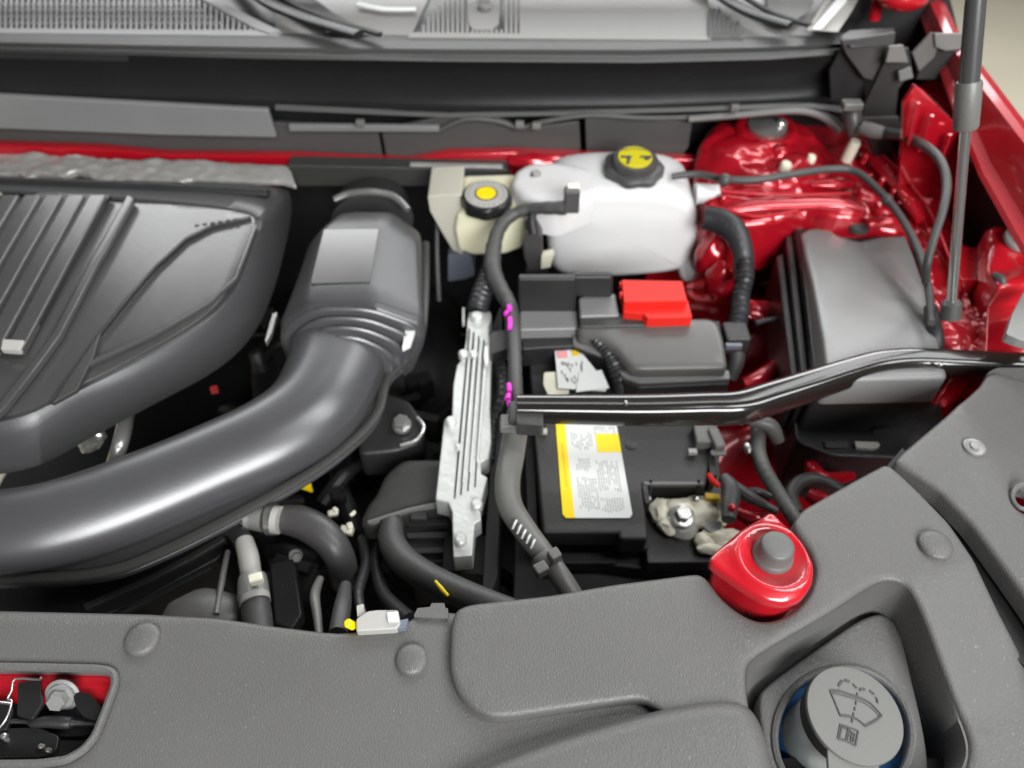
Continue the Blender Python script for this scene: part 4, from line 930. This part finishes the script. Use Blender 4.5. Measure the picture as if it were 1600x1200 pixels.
# ================================================================== FIREWALL
rdl = thing("firewall_flange", "thin red painted body edge running along under the cowl", "body panel", PY(300, 235, 1.12))
yr = 1.13
obj("edge", prism([PY(a, b, yr) for a, b in [(-150, 222), (0, 227), (150, 232), (260, 242), (460, 244), (640, 252), (700, 240), (800, 238), (930, 244), (1100, 250), (1100, 290), (800, 300), (460, 266), (-150, 262)]], (0, .02, 0)), 'red', rdl, bevel=.004)
obj("shoulder", blob(PY(842, 252, yr-.005), .035, .1, 5, (1.5, .5, .45), 4), 'red', rdl)
gs = []
def crump(x, y): k = max(.15, min(1, (-.35-x)/.2)); return k*(0.005*abs(noise.noise(Vector((x*34, y*60, 3))))*2+0.003*abs(noise.noise(Vector((x*110, y*110, 9)))))
fl_o = [(-120, 238), (0, 241), (60, 243), (140, 246), (170, 250), (300, 252), (448, 258), (455, 268), (462, 290), (440, 284), (300, 281), (286, 286), (240, 284), (200, 282), (150, 284), (138, 274), (120, 270), (100, 276), (60, 274), (40, 278), (30, 272), (0, 274), (-120, 272)]
obj("heat_shield_foil", sheet([P(a, b, -.045) for a, b in fl_o], -.045, t=.006, er=.002, grid=.007, zf=crump), 'foil', None, label="crumpled silver heat insulation foil behind the engine cover", cat="heat shield", angle=80)
obj("firewall_beam", prism([PY(a, b, 1.10) for a, b in [(448, 258), (640, 262), (792, 264), (800, 288), (690, 292), (455, 292)]], (0, .03, 0)), 'plasticmid', None, bevel=.003, label="dark grey horizontal beam above the air intake resonator", cat="beam")
obj("beam_edge_foil", prism([PY(a, b, 1.098) for a, b in [(640, 258), (784, 261), (786, 264), (640, 261)]], (0, .01, 0)), 'foil', None, bevel=.001, label="narrow silver strip along the dark beam beside the red shoulder", cat="heat shield")

# ================================================================== RED BODY
def nz(p, s, a): return a*(noise.noise(p*s)+.5*noise.noise(p*s*2.3))
# inner tub
def redgrid(name, corners, nu, nv, amp, sc, nrm, m='red', parent=None, **k):
    a, b, c, d = [Vector(v) for v in corners]; vs = []; fs = []; nrm = Vector(nrm).normalized()
    for j in range(nv+1):
        for i in range(nu+1):
            u, v = i/nu, j/nv; p = a.lerp(b, u).lerp(d.lerp(c, u), v)
            r_ = noise.noise(p*sc); r2 = max(-.35, min(.35, noise.noise(p*sc*.6+Vector((4, 2, 1)))))
            vs.append(p+nrm*(amp*(r_*.5+r2*2.0)))
    for j in range(nv):
        for i in range(nu): q = j*(nu+1)+i; fs.append((q, q+1, q+nu+2, q+nu+1))
    return obj(name, (vs, fs), m, parent, angle=75, **k)
inn = thing("inner_fender", "glossy red stamped inner fender and strut tower around the grey fuse box", "body panel", P(1250, 260, -.05))
redgrid("rear_panel", [(.24, 1.085, -.06), (.80, 1.085, -.05), (.80, 1.10, -.5), (.24, 1.10, -.5)], 40, 30, .012, 14, (0, -1, .2), parent=inn)
redgrid("side_panel", [(.60, 1.1, -.04), (.60, .30, -.05), (.66, .30, -.5), (.62, 1.1, -.5)], 60, 34, .014, 12, (-1, 0, .3), parent=inn)
redgrid("lower_panel", [(.26, 1.1, -.30), (.66, 1.1, -.26), (.66, .40, -.26), (.26, .40, -.33)], 40, 50, .02, 11, (0, 0, 1), parent=inn)
# stamped top shelf
shp = [(1080, 262), (1096, 232), (1130, 204), (1180, 184), (1260, 190), (1330, 206), (1400, 232), (1450, 290), (1500, 360), (1530, 430), (1560, 560), (1470, 560), (1446, 440), (1424, 352), (1310, 360), (1250, 338), (1190, 350), (1120, 346), (1092, 320)]
tc = P(1198, 205, -.0)
def apz(x, y):
    d = math.hypot(x-tc.x, y-tc.y)
    z = .034*max(0, min(1, (0.13-d)/.05)) if d < .13 else 0
    z -= .012*math.exp(-((d-.036)/.012)**2)*0
    p = Vector((x, y, 0))
    dd_, _ = noise.voronoi(p*15); z += .009*min(1, (dd_[1]-dd_[0])*2.6)
    z += .006*max(-.3, min(.3, noise.noise(p*22)))*1.5
    ry = y-(1.005-(x-.33)*.30); z += .016*max(0, 1-abs(ry)/.022)**.5 if abs(ry) < .022 and .29 < x < .52 else 0
    return z
obj("tower_shelf", sheet(chaikin([P(a, b, -.055) for a, b in shp], 2), -.055, t=.09, er=.010, grid=.0065, zf=apz), 'red', inn, angle=80)
q = P(1198, 200, -.012)
obj("tower_hole", lathe(q+Vector((0, 0, -.002)), (0, -.1, 1), [(.052, -.004), (.050, .004), (.044, .007), (.034, .006), (.032, .0)], 40), 'red', inn, angle=70)
obj("strut_mount", lathe(q+Vector((0, 0, .000)), (0, -.1, 1), [(.031, -.002), (.031, .0066), (.020, .0075), (.012, .010), (.008, .011)], 32), 'steel', inn)
obj("strut_mount_nut", blob(q+Vector((.02, -.002, .008)), .010, .2), 'steel', inn)
# stamped ridges
for pts, rr_ in [([(1190, 292, -.038, 9), (1235, 288, -.036, 12), (1262, 287, -.037, 8)], 0), ([(1266, 287, -.037, 8), (1300, 286, -.035, 13), (1330, 286, -.037, 9)], 0), ([(1140, 245, -.03, 10), (1165, 236, -.025, 14), (1186, 232, -.025, 10)], 0), ([(1205, 250, -.028, 8), (1216, 238, -.02, 16), (1222, 228, -.02, 12)], 0), ([(1350, 230, -.04, 10), (1385, 268, -.042, 14), (1420, 312, -.045, 12), (1440, 350, -.05, 9)], 0), ([(1408, 300, -.03, 8), (1425, 318, -.03, 14), (1438, 345, -.035, 8)], 0), ([(1130, 330, -.04, 9), (1180, 322, -.038, 15), (1240, 318, -.038, 17), (1310, 318, -.038, 15), (1350, 330, -.04, 11)], 0), ([(1355, 350, -.036, 10), (1390, 345, -.034, 13), (1412, 352, -.04, 9)], 0)]:
    obj("stamped_ridge", tpx(pts, seg=14, sy=.6), 'red', inn, angle=80)
obj("bulge", blob(P(1124, 438, -.14), .022, .15, 9, (1, 1, 1.6), 4), 'red', inn)
obj("bulge", blob(P(1112, 400, -.12), .026, .2, 4, (1, 1, 1.6), 4), 'red', inn)
obj("bulge", blob(P(1186, 485, -.16), .022, .2, 9, (1.3, 1, .6), 4), 'red', inn)
obj("floor_ridge", tpx([(1262, 712, -.17, 9), (1272, 738, -.17, 14), (1290, 748, -.17, 12), (1330, 742, -.18, 9)], seg=12), 'red', inn)
obj("floor_ridge", tpx([(1262, 772, -.17, 11), (1285, 784, -.17, 16), (1300, 800, -.17, 10)], seg=12), 'red', inn)
obj("floor_ridge", tpx([(1150, 800, -.18, 9), (1180, 812, -.18, 14), (1200, 806, -.18, 10)], seg=12), 'red', inn)
obj("floor_ridge", tpx([(1160, 600, -.16, 9), (1190, 590, -.16, 15), (1210, 570, -.16, 10)], seg=12), 'red', inn)
for pts in [[(1110, 320), (1180, 338), (1246, 330)], [(1110, 296), (1150, 300), (1230, 304), (1330, 302)], [(1340, 215), (1400, 262), (1452, 330), (1490, 420)]]:
    obj("seam_bead", tpx([(a, b, -.034, 2.6) for a, b in pts], seg=8), 'redb', inn)
for a, b in [(1130, 310), (1290, 312), (1345, 300), (1372, 322), (1396, 300), (1352, 246), (1378, 282), (1262, 222), (1165, 216), (1142, 262)]:
    t_ = P(a, b, -.036); obj("spot_stud", lathe(t_, (0, -.2, 1), [(wpx(t_, 5), -.01), (wpx(t_, 5), .004), (wpx(t_, 3), .006)], 12), 'redb', inn)
for a, b, w_2, h_2 in [(1222, 265, 9, 12), (1262, 253, 7, 11), (1322, 238, 9, 20)]:
    t_ = P(a, b+h_2*.6, -.028)
    obj("white_clip", lathe(t_, (0.08, -.1, 1), [(wpx(t_, w_2), 0), (wpx(t_, w_2), wpx(t_, h_2)*1.5), (wpx(t_, w_2*.8), wpx(t_, h_2)*1.75)], 14), 'wax', inn)
# hinge bracket area at upper right
hb = thing("hood_hinge_bracket", "red painted hinge bracket in front of the gas strut at upper right", "bracket", P(1460, 170, .02))
def face(name, pts, m='redb', par=hb, d=(0, .008, -.002), bev=.0012): return obj(name, prism([Vector(p) for p in pts], d), m, par, bevel=bev)
face("upper_plate", [P(a, b, .045) for a, b in [(1434, 134), (1450, 126), (1500, 128), (1506, 150), (1500, 196), (1486, 184), (1462, 160), (1444, 140)]], d=(0, 0, -.01))
face("side_plate", [PY(a, b, 1.0) for a, b in [(1430, 132), (1444, 142), (1468, 168), (1500, 200), (1500, 260), (1440, 236), (1410, 218), (1412, 160)]], m='red')
obj("slot", tpx([(1438, 148, .05, 4), (1448, 166, .05, 5), (1462, 178, .05, 4)], seg=8), 'engrave', hb)
for pts in [[(1420, 226), (1428, 180), (1434, 160)], [(1436, 236), (1448, 200), (1456, 180)], [(1470, 250), (1480, 225), (1484, 210)]]:
    obj("pressed_edge", sweep([(PY(a, b, .985), .003) for a, b in pts], seg=8), 'red', hb)
face("rear_plate", [PY(a, b, 1.03) for a, b in [(1410, 220), (1520, 255), (1545, 330), (1520, 560), (1400, 560), (1400, 330)]], m='red')
# front fender
ff = thing("front_fender", "red front fender edge running diagonally at the top right", "fender", P(1580, 250, .1))
L0 = [(1440, -80), (1474, 0), (1500, 55), (1530, 96), (1600, 188), (1700, 320)]
def off(L, dx, dy): return [(a+dx, b+dy) for a, b in L]
fz = .12
r0 = [P(a, b, fz) for a, b in L0]; rout = [v+Vector((.07, .01, -.10)) for v in r0]; rout2 = [v+Vector((.10, .01, -.6)) for v in r0]
r1 = [P(a, b, fz+.004) for a, b in off(L0, -7, 6)]; r2 = [P(a, b, fz) for a, b in off(L0, -17, 13)]
r3 = [Vector((v.x-.004, v.y-.002, fz-.012)) for v in r2]
dr = [.010, .012, .016, .028, .048, .055]
r4 = [Vector((v.x-.015*d_/.095, v.y-.012*d_/.095, fz-d_)) for v, d_ in zip(r2, dr)]
r5 = [Vector((v.x-.027*d_/.095, v.y-.012*d_/.095, v.z-.005)) for v, d_ in zip(r4, dr)]
r6 = [Vector((v.x-.003, v.y-.002, v.z-.006)) for v in r5]
obj("outer_skin", loft([rout2, rout, r0, r1, r2, r3, r4, r5, r6], closed=False), 'redb', ff, angle=30)
obj("apron_shadow_panel", prism([P(a, b, -.0) for a, b in [(1505, 215), (1545, 300), (1600, 385), (1700, 480), (1700, 300), (1560, 210)]], (0, 0, -.2)), 'dark', ff)  # black panel added below the flange in place of shade
obj("door_edge", sweep([(PY(1366, 30, 1.28), .009), (PY(1374, -20, 1.28), .009)], seg=10, k=1), 'redb', None, label="short red upright body edge beside the windscreen corner trim", cat="body panel")
obj("mirror_foot", blob(PY(1412, -8, 1.25), .03, .05, 3, (1.3, 1, .8)), 'redb', None, label="rounded red body shape cut by the top edge right of the windscreen", cat="body panel")
obj("pillar_shadow_panel", prism([PY(a, b, 1.32) for a, b in [(1300, -60), (1470, -60), (1500, 60), (1500, 250), (1300, 250)]], (0, .02, 0)), 'bay', None, label="black panel standing in for shade between windscreen corner and red fender", cat="body panel")  # added black panel for the shade of the hollow
# red mount at right edge
rm = thing("fender_mount", "bright red stamped fender mount with grey bolts at the right edge", "bracket", P(1580, 410, 0))
def rmz(x, y): return .012*noise.noise(Vector((x*30, y*30, 2)))
obj("plate", sheet([P(a, b, .0) for a, b in [(1542, 356), (1700, 340), (1700, 445), (1560, 450), (1546, 420)]], 0, t=.05, er=.006, grid=.008, zf=rmz), 'redb', rm, angle=80)
face("step", [P(a, b, -.03) for a, b in [(1490, 382), (1530, 388), (1540, 440), (1500, 434)]], par=rm, d=(0, 0, -.03))
face("step", [P(a, b, -.03) for a, b in [(1545, 450), (1700, 440), (1700, 560), (1540, 552)]], m='red', par=rm, d=(0, 0, -.03))
obj("bolt", hexbolt(P(1592, 374, .012), .014, .014, (0.1, -.3, 1)), 'steelgrey', rm, angle=30)
obj("grey_bracket", slab([(1600, 455), (1640, 455), (1640, 540), (1592, 530), (1572, 522), (1582, 490)], .02, .012, .003), 'steelgrey', rm, bevel=.003)
obj("hole", tpx([(1552, 428, .004, 5), (1564, 436, .004, 7), (1568, 446, .0, 4)], seg=8), 'engrave', rm)

# ================================================================== GAS STRUT
gst = thing("gas_strut", "tall grey gas strut with a steel rod holding the hood at upper right", "gas strut", P(1485, 495, -.02))
def lpt(pa, pb, t): return pa.lerp(pb, t)
pb_ = P(1485, 496, -.01); pt_ = P(1531, -80, .36)
def strut_at(py):   # the point of the strut's axis seen at photo row py
    lo, hi_ = 0.0, 1.0
    for _ in range(30):
        m_ = (lo+hi_)/2; p = pb_.lerp(pt_, m_); d = p-CAM; yy = 600-F*d.dot(UP)/d.dot(FWD)
        if yy > py: lo = m_
        else: hi_ = m_
    return pb_.lerp(pt_, lo)
def sseg(name, rows, m, k=1, seg=28): 
    return obj(name, sweep([(strut_at(y), wpx(strut_at(y), r)) for y, r in rows], seg=seg, k=k), m, gst, angle=35)
sseg("cylinder", [(-80, 15.5), (128, 15)], mat("strut_grey_paint", (.07, .07, .07), .25, coat=.5, metal=.2))
sseg("collar", [(127, 18), (132, 19.5), (198, 18.5), (202, 16), (204, 10)], 'conduit')
sseg("rod", [(203, 8), (380, 7.5), (474, 7)], mat("polished_rod", (.6, .6, .58), .18, metal=.9))
sseg("ball_socket", [(470, 10), (473, 14.5), (505, 15.5), (511, 11)], 'rubber')

# ================================================================== CABLES
def cable(name, pts, m, label, cat="cable", **k): return obj(name, tpx(pts, seg=12, **k), m, None, label=label, cat=cat)
cb = cable("cable", [(1050, 276, -.02, 5), (1090, 272, -.015, 5.5), (1130, 280, -.01, 6), (1180, 281, -.005, 6), (1240, 272, 0, 6), (1300, 264, .0, 6), (1340, 270, 0, 6), (1385, 310, 0, 6), (1420, 360, -.005, 6), (1442, 410, -.01, 6), (1452, 460, -.015, 6), (1456, 505, -.02, 6)], 'rubber', "thin grey cable crossing the red shelf and curving down past the fuse box")
for a, b, r in [(1132, 281, 10), (1386, 312, 9)]: 
    q = P(a, b, 0); obj("cable_clip", blob(q, wpx(q, r), .15), 'rubber', cb)
cable("cable", [(1336, 202, .03, 8), (1370, 206, .03, 9), (1410, 212, .05, 8), (1445, 228, .07, 7.5), (1470, 252, .075, 7), (1479, 285, .07, 7), (1474, 325, .06, 6.5), (1460, 370, .04, 6.5), (1449, 410, .02, 6.5), (1446, 440, -.01, 6)], 'rubber', "grey cable looping from the cowl corner down beside the gas strut")
obj("cable_boot", tpx([(1454, 480, -.03, 10), (1460, 520, -.04, 13), (1464, 556, -.06, 11)], seg=12), 'dark', None, label="black cable boot at the fuse box's right edge", cat="cable boot")
js = thing("cowl_corner_connector", "dark plug and fitting under the cowl's right end", "connector", P(1330, 190, .04))
obj("plug", sweep([(PY(1332, 168, 1.1), .013), (PY(1332, 185, 1.09), .014), (PY(1336, 210, 1.08), .011)], seg=12), 'capdark', js)
obj("plug_cap", box(PY(1331, 164, 1.09), (.03, .02, .012)), 'conduit', js, bevel=.003)
obj("fitting", sweep([(PY(1346, 198, 1.07), .009), (PY(1362, 204, 1.06), .011), (PY(1380, 208, 1.05), .009)], seg=12), 'conduit', js)
cable("duct_hose", [(1100, 340, -.05, 18), (1125, 345, -.05, 21), (1148, 362, -.055, 20), (1160, 390, -.07, 17), (1162, 420, -.09, 16), (1160, 440, -.1, 12)], 'tape', "short black hose behind the coolant tank's right side", "hose")
hh_ = cable("wiring_harness", [(1164, 405, -.075, 10), (1165, 430, -.085, 13), (1158, 460, -.10, 13), (1156, 490, -.11, 14), (1150, 515, -.12, 14)], 'tape', "taped wire bundle dropping into a grey plug beside the battery fuse box", "wiring harness", ripple=.15, rp=.007)
obj("plug", box(P(1148, 528, -.115), (.034, .036, .03)), 'plasticmid', hh_, bevel=.004)
obj("plug_latch", box(P(1146, 541, -.10), (.022, .006, .008)), 'slategrey', hh_, bevel=.001)
obj("branch", tpx([(1180, 505, -.12, 5), (1200, 500, -.12, 4), (1216, 498, -.12, 4)], seg=8), 'tape', hh_)
obj("tail", tpx([(1150, 545, -.13, 14), (1150, 565, -.14, 13), (1140, 590, -.16, 12)], seg=12), 'rubber', hh_)
cable("drain_hose", [(1186, 668, -.14, 12), (1184, 700, -.14, 12), (1192, 730, -.14, 12), (1212, 765, -.14, 12), (1238, 805, -.14, 12), (1262, 840, -.15, 12)], 'conduit', "grey ribbed hose running down between battery and side cover", "hose", ripple=.03, rp=.01)
obj("hose", tpx([(1172, 656, -.12, 9), (1190, 660, -.12, 11), (1206, 668, -.125, 12), (1216, 690, -.14, 10)], seg=12), 'conduit', None, label="short grey hose elbow just below the black bar", cat="hose")
obj("hose_elbow", tpx([(1246, 802, -.16, 10), (1236, 776, -.16, 11), (1246, 756, -.16, 11), (1270, 748, -.16, 10), (1300, 756, -.16, 8), (1325, 770, -.17, 8)], seg=12), 'rubber', None, label="dark hose loop in the red well beside the side cover", cat="hose")
wr_ = thing("sensor_plug", "grey plug with red lever and split wires right of the battery terminal", "connector", P(1145, 770, -.14))
obj("body", tpx([(1130, 745, -.12, 9), (1142, 765, -.12, 15), (1140, 790, -.12, 14), (1138, 812, -.12, 11)], seg=12), 'rubber', wr_)
obj("wire", tpx([(1146, 760, -.12, 10), (1170, 776, -.12, 10), (1196, 790, -.13, 7), (1215, 800, -.13, 6)], seg=10), 'rubber', wr_)
obj("wire", tpx([(1150, 775, -.12, 7), (1180, 768, -.13, 7), (1205, 778, -.13, 6)], seg=10), 'tape', wr_)
obj("lever", tpx([(1107, 741, -.115, 4), (1114, 752, -.115, 5), (1124, 760, -.115, 4)], seg=8), 'redp', wr_)
obj("lever", blob(P(1144, 793, -.11), .005, .1), 'redb', wr_)
obj("guide", slab([(1104, 700), (1116, 698), (1122, 742), (1110, 745)], -.13, .03), 'plasticmid', wr_, bevel=.002)
obj("battery_clamp", join(box(P(1102, 683, -.125), (.03, .03, .02)), box(P(1118, 690, -.12), (.014, .03, .02), R(10)), box(P(1122, 708, -.12), (.02, .008, .006))), 'conduit', None, bevel=.003, label="grey plastic hold-down at the battery's back right corner", cat="clamp")
for a, b in [(1142, 676), (1165, 694), (1168, 710)]: pass
obj("side_bolt", blob(P(1168, 700, -.13), .005, .2, 9, (1, 1.8, 1)), 'steel', None, label="tiny shiny bolt in the dark right of the battery", cat="bolt")

# ================================================================== LOWER LEFT MACHINERY
mb = thing("control_box", "dark grey plastic control box left of the silver module", "engine part", P(640, 780, -.14))
obj("hood", sheet(fillet([P(a, b, -.13) for a, b in [(700, 714), (706, 790), (640, 800), (575, 822), (562, 815), (572, 788), (586, 772), (600, 740), (628, 716)]], .01), -.13, t=.03, er=.008, grid=.01, zf=lambda x, y: 0), 'plasticmid', mb, angle=70)
obj("lip", tpx([(575, 816, -.128, 3), (640, 796, -.126, 3), (700, 784, -.126, 3)], seg=8, k=2), 'conduit', mb)
obj("body", slab([(590, 812), (705, 795), (712, 880), (640, 880), (600, 850)], -.155, .1, .004), 'plastic', mb, bevel=.003)
for y in (812, 832, 856): obj("step", slab([(634, y), (700, y-2), (702, y+7), (636, y+9)], -.148, .02, .002), 'plasticmid', mb, bevel=.002)
obj("latch", box(P(655, 808, -.14), (.02, .012, .012)), 'plasticmid', mb, bevel=.002)
obj("socket", slab([(694, 836), (764, 836), (758, 900), (690, 892)], -.145, .06, .003), 'plastic', mb, bevel=.003)
h1 = cable("coolant_hose", [(612, 815, -.14, 18), (612, 845, -.13, 21), (630, 875, -.12, 23), (665, 900, -.11, 23), (705, 920, -.10, 23), (750, 938, -.09, 22), (800, 955, -.09, 20)], 'rubber', "thick grey hose with a yellow streak slipping under the front cover", "hose")
obj("paint_streak", tpx([(680, 908, -.082, 2.5), (690, 920, -.082, 3.5), (700, 931, -.084, 2.5)], seg=8), 'yellow', h1)
h2 = cable("radiator_hose", [(425, 812, -.11, 20), (450, 812, -.11, 24), (480, 820, -.11, 26), (510, 840, -.115, 26), (530, 870, -.13, 24), (540, 910, -.17, 22)], 'capdark', "curved black radiator hose with a metal clamp under the intake duct", "hose")
obj("clamp", tpx([(418, 811, -.108, 25), (432, 811, -.108, 26)], seg=20, k=1), 'steel', h2)
obj("clamp_label", tpx([(428, 812, -.1, 22), (438, 813, -.1, 22)], seg=20, k=1), 'greylabel', h2)
obj("fitting", tpx([(372, 806, -.11, 16), (395, 808, -.11, 20), (414, 810, -.11, 22)], seg=16), 'steelgrey', h2)
obj("fitting_band", tpx([(386, 807, -.108, 22), (390, 807, -.108, 22)], seg=16, k=1), 'silverpipe', h2)
h3 = cable("heater_hose", [(340, 826, -.11, 9), (362, 828, -.11, 13), (378, 842, -.11, 15), (384, 860, -.11, 15)], 'dark', "small black hose joining a white pipe that drops behind the front cover", "hose")
obj("white_pipe", tpx([(382, 846, -.108, 14), (388, 870, -.105, 16), (392, 896, -.102, 16), (396, 915, -.10, 17)], seg=20), 'greylabel', h3)
obj("clamp", tpx([(394, 902, -.10, 21), (395, 912, -.10, 23), (396, 925, -.098, 24), (397, 938, -.096, 25)], seg=20, k=2), 'steelgrey', h3)
obj("clamp_screw", box(P(400, 905, -.075), (.014, .01, .01), R(20)), 'wax', h3, bevel=.002)
obj("print_band", tpx([(397, 934, -.095, 24), (399, 944, -.095, 24)], seg=24, k=1), 'greylabel', h3)
obj("lower_hose", tpx([(398, 940, -.096, 22), (402, 965, -.095, 23), (405, 1000, -.095, 23)], seg=20, k=2), 'rubber', h3)
obj("stay", tpx([(356, 862, -.12, 4), (348, 900, -.11, 5), (338, 960, -.10, 5)], seg=8, k=2), 'conduit', None, label="thin grey metal stay beside the white pipe", cat="stay")
obj("silver_housing", blob(P(320, 965, -.12), .03, .1, 4, (1.5, 1, .7)), 'conduit', None, label="rounded grey housing just peeking over the front cover", cat="engine part")
cbr = obj("dark_bracket", slab([(420, 880), (460, 870), (472, 960), (455, 985), (428, 975)], -.14, .02, .004), 'plastic', None, bevel=.003, label="shadowed black plate between the hoses at lower left", cat="bracket")
obj("warning_tag", prism([P(470, 764, -.14), P(487, 770, -.14), P(488, 768, -.135), P(481, 742, -.12)], (0, .003, -.003)), 'yellow', None, smooth=False, label="small bright yellow triangular tag under the duct's edge", cat="tag")
for (a, b, r, lb, rz) in [(520, 802, 8, "upper left", .3), (551, 803, 5, "upper right", .8), (542, 829, 10, "lower and largest", -.2)]:
    q = P(a, b, -.15); ww = wpx(q, r)
    obj("connector_end", join(box(q, (ww*2, ww*1.3, ww*1.4), rz, .3), box(q+Vector((ww*.5, ww*.4, ww*.4)), (ww, ww*1.2, ww*1.3), rz+.6)), 'wax', None, bevel=.002, label=f"{lb} of three cream connector ends beside the curved black hose", cat="connector", group="cream connector ends")
for (a, b, r, lb) in [(462, 868, 8, "dull brass bolt below the curved black hose"), (518, 886, 5, "small dull bolt right below the curved black hose")]:
    q = P(a, b, -.14); obj("bolt", hexbolt(q, wpx(q, r), .008, (0.5, -.8, .6)), 'steelgrey', None, angle=30, label=lb, cat="bolt")
em = thing("engine_mount", "black engine mount with a silver bolt under the intake duct flange", "engine mount", P(628, 670, -.14))
obj("casting", slab([(600, 610), (640, 625), (664, 660), (660, 690), (620, 704), (560, 710), (560, 640)], -.15, .05, .01), 'plastic', em, bevel=.006)
obj("bolt", hexbolt(P(628, 664, -.142), .0105, .012, (0, -.15, 1), 1.2), 'steel', em, angle=30)
obj("ring_edge", tpx([(652, 652, -.145, 2.5), (662, 668, -.145, 3), (650, 688, -.145, 3), (625, 696, -.145, 2.5)], seg=8), 'silverpipe', em)
sp = obj("silver_pipe", tpx([(200, 640, -.12, 11), (194, 670, -.11, 12), (186, 700, -.11, 12), (176, 730, -.13, 11)], seg=16), 'silverpipe', None, label="short bright silver pipe in the gap between engine cover and duct", cat="pipe")
obj("pipe_fitting", join(blob(P(140, 690, -.12), .014, .4, 50, (1.1, 1, .8)), blob(P(154, 682, -.12), .009, .3, 20)), 'silverpipe', None, label="blotchy silver fitting left of the bright silver pipe", cat="fitting")
obj("red_button", box(P(335, 609, -.13), (.009, .007, .008), .3), mat("dull_red", (.35, .03, .03), .4), None, label="tiny dull red cap in the dark gap under the engine cover", cat="cap")
sc_ = thing("sensor_block", "pale grey sensor connector with a yellow dot on the front cover's edge", "connector", P(590, 970, 0))
obj("body", slab([(556, 966), (574, 954), (590, 952), (622, 952), (626, 974), (620, 982), (556, 986)], .008, .02, .002), 'greylabel', sc_, bevel=.002)
obj("tab", slab([(557, 946), (568, 943), (570, 962), (558, 964)], .004, .012, .001), 'greylabel', sc_, bevel=.001)
obj("ribs", slab([(612, 972), (638, 966), (634, 980), (612, 984)], .006, .012, .001), 'slategrey', sc_, bevel=.001)
obj("window", slab([(604, 956), (622, 955), (624, 970), (606, 971)], .0105, .004, .001), 'milk', sc_, bevel=.001)
q = P(546, 975, .006); obj("yellow_dot", lathe(q, (-.3, -.2, 1), [(wpx(q, 7), -.006), (wpx(q, 7), .003), (wpx(q, 4), .005)], 16), 'yellow', sc_)
obj("loom", tpx([(540, 915, -.07, 9), (535, 950, -.05, 14), (528, 990, -.04, 15)], seg=12), 'rubber', None, label="brownish grey loom with a blue band left of the yellow dotted connector", cat="cable")
obj("blue_band", tpx([(538, 928, -.06, 5), (537, 936, -.058, 5)], seg=10, k=1), 'tag', None, label="tiny bright blue clip above the yellow dotted connector", cat="clip")
cable("cable", [(500, 905, -.1, 6), (492, 930, -.08, 8), (496, 965, -.07, 7), (500, 1000, -.06, 6)], 'conduit', "thin grey cable hanging between the hoses behind the front cover")
cable("cable", [(565, 840, -.16, 7), (572, 880, -.15, 9), (560, 930, -.12, 8), (575, 990, -.1, 8)], 'tape', "dark taped cable left of the streaked grey hose")
cable("cable", [(590, 850, -.16, 7), (586, 880, -.15, 9), (600, 930, -.13, 12), (640, 970, -.1, 14)], 'plastic', "black cable curling below the control box")
obj("cover_tab", slab([(646, 963), (652, 950), (672, 948), (674, 942), (694, 942), (696, 950), (700, 950), (700, 966)], .003, .01, .001), 'cover', None, bevel=.001, label="small stepped grey tab at the front cover's back edge", cat="cover tab")
# deep clutter that barely catches light
cr2 = random.Random(11)
dk = []
for i in range(46):
    a = cr2.uniform(350, 760); b = cr2.uniform(560, 960); z = cr2.uniform(-.34, -.2)
    q0 = P(a, b, z); q1 = q0+Vector((cr2.uniform(-.08, .08), cr2.uniform(-.08, .08), cr2.uniform(-.04, .04)))
    dk.append(sweep([(q0, cr2.uniform(.004, .014)), (q0.lerp(q1, .5)+Vector((0, 0, .015)), .01), (q1, cr2.uniform(.004, .012))], seg=10, k=4))
for i in range(30):
    a = cr2.uniform(380, 760); b = cr2.uniform(480, 960); dk.append(box(P(a, b, cr2.uniform(-.36, -.22)), (cr2.uniform(.01, .05), cr2.uniform(.01, .05), cr2.uniform(.01, .05)), cr2.uniform(0, 3)))
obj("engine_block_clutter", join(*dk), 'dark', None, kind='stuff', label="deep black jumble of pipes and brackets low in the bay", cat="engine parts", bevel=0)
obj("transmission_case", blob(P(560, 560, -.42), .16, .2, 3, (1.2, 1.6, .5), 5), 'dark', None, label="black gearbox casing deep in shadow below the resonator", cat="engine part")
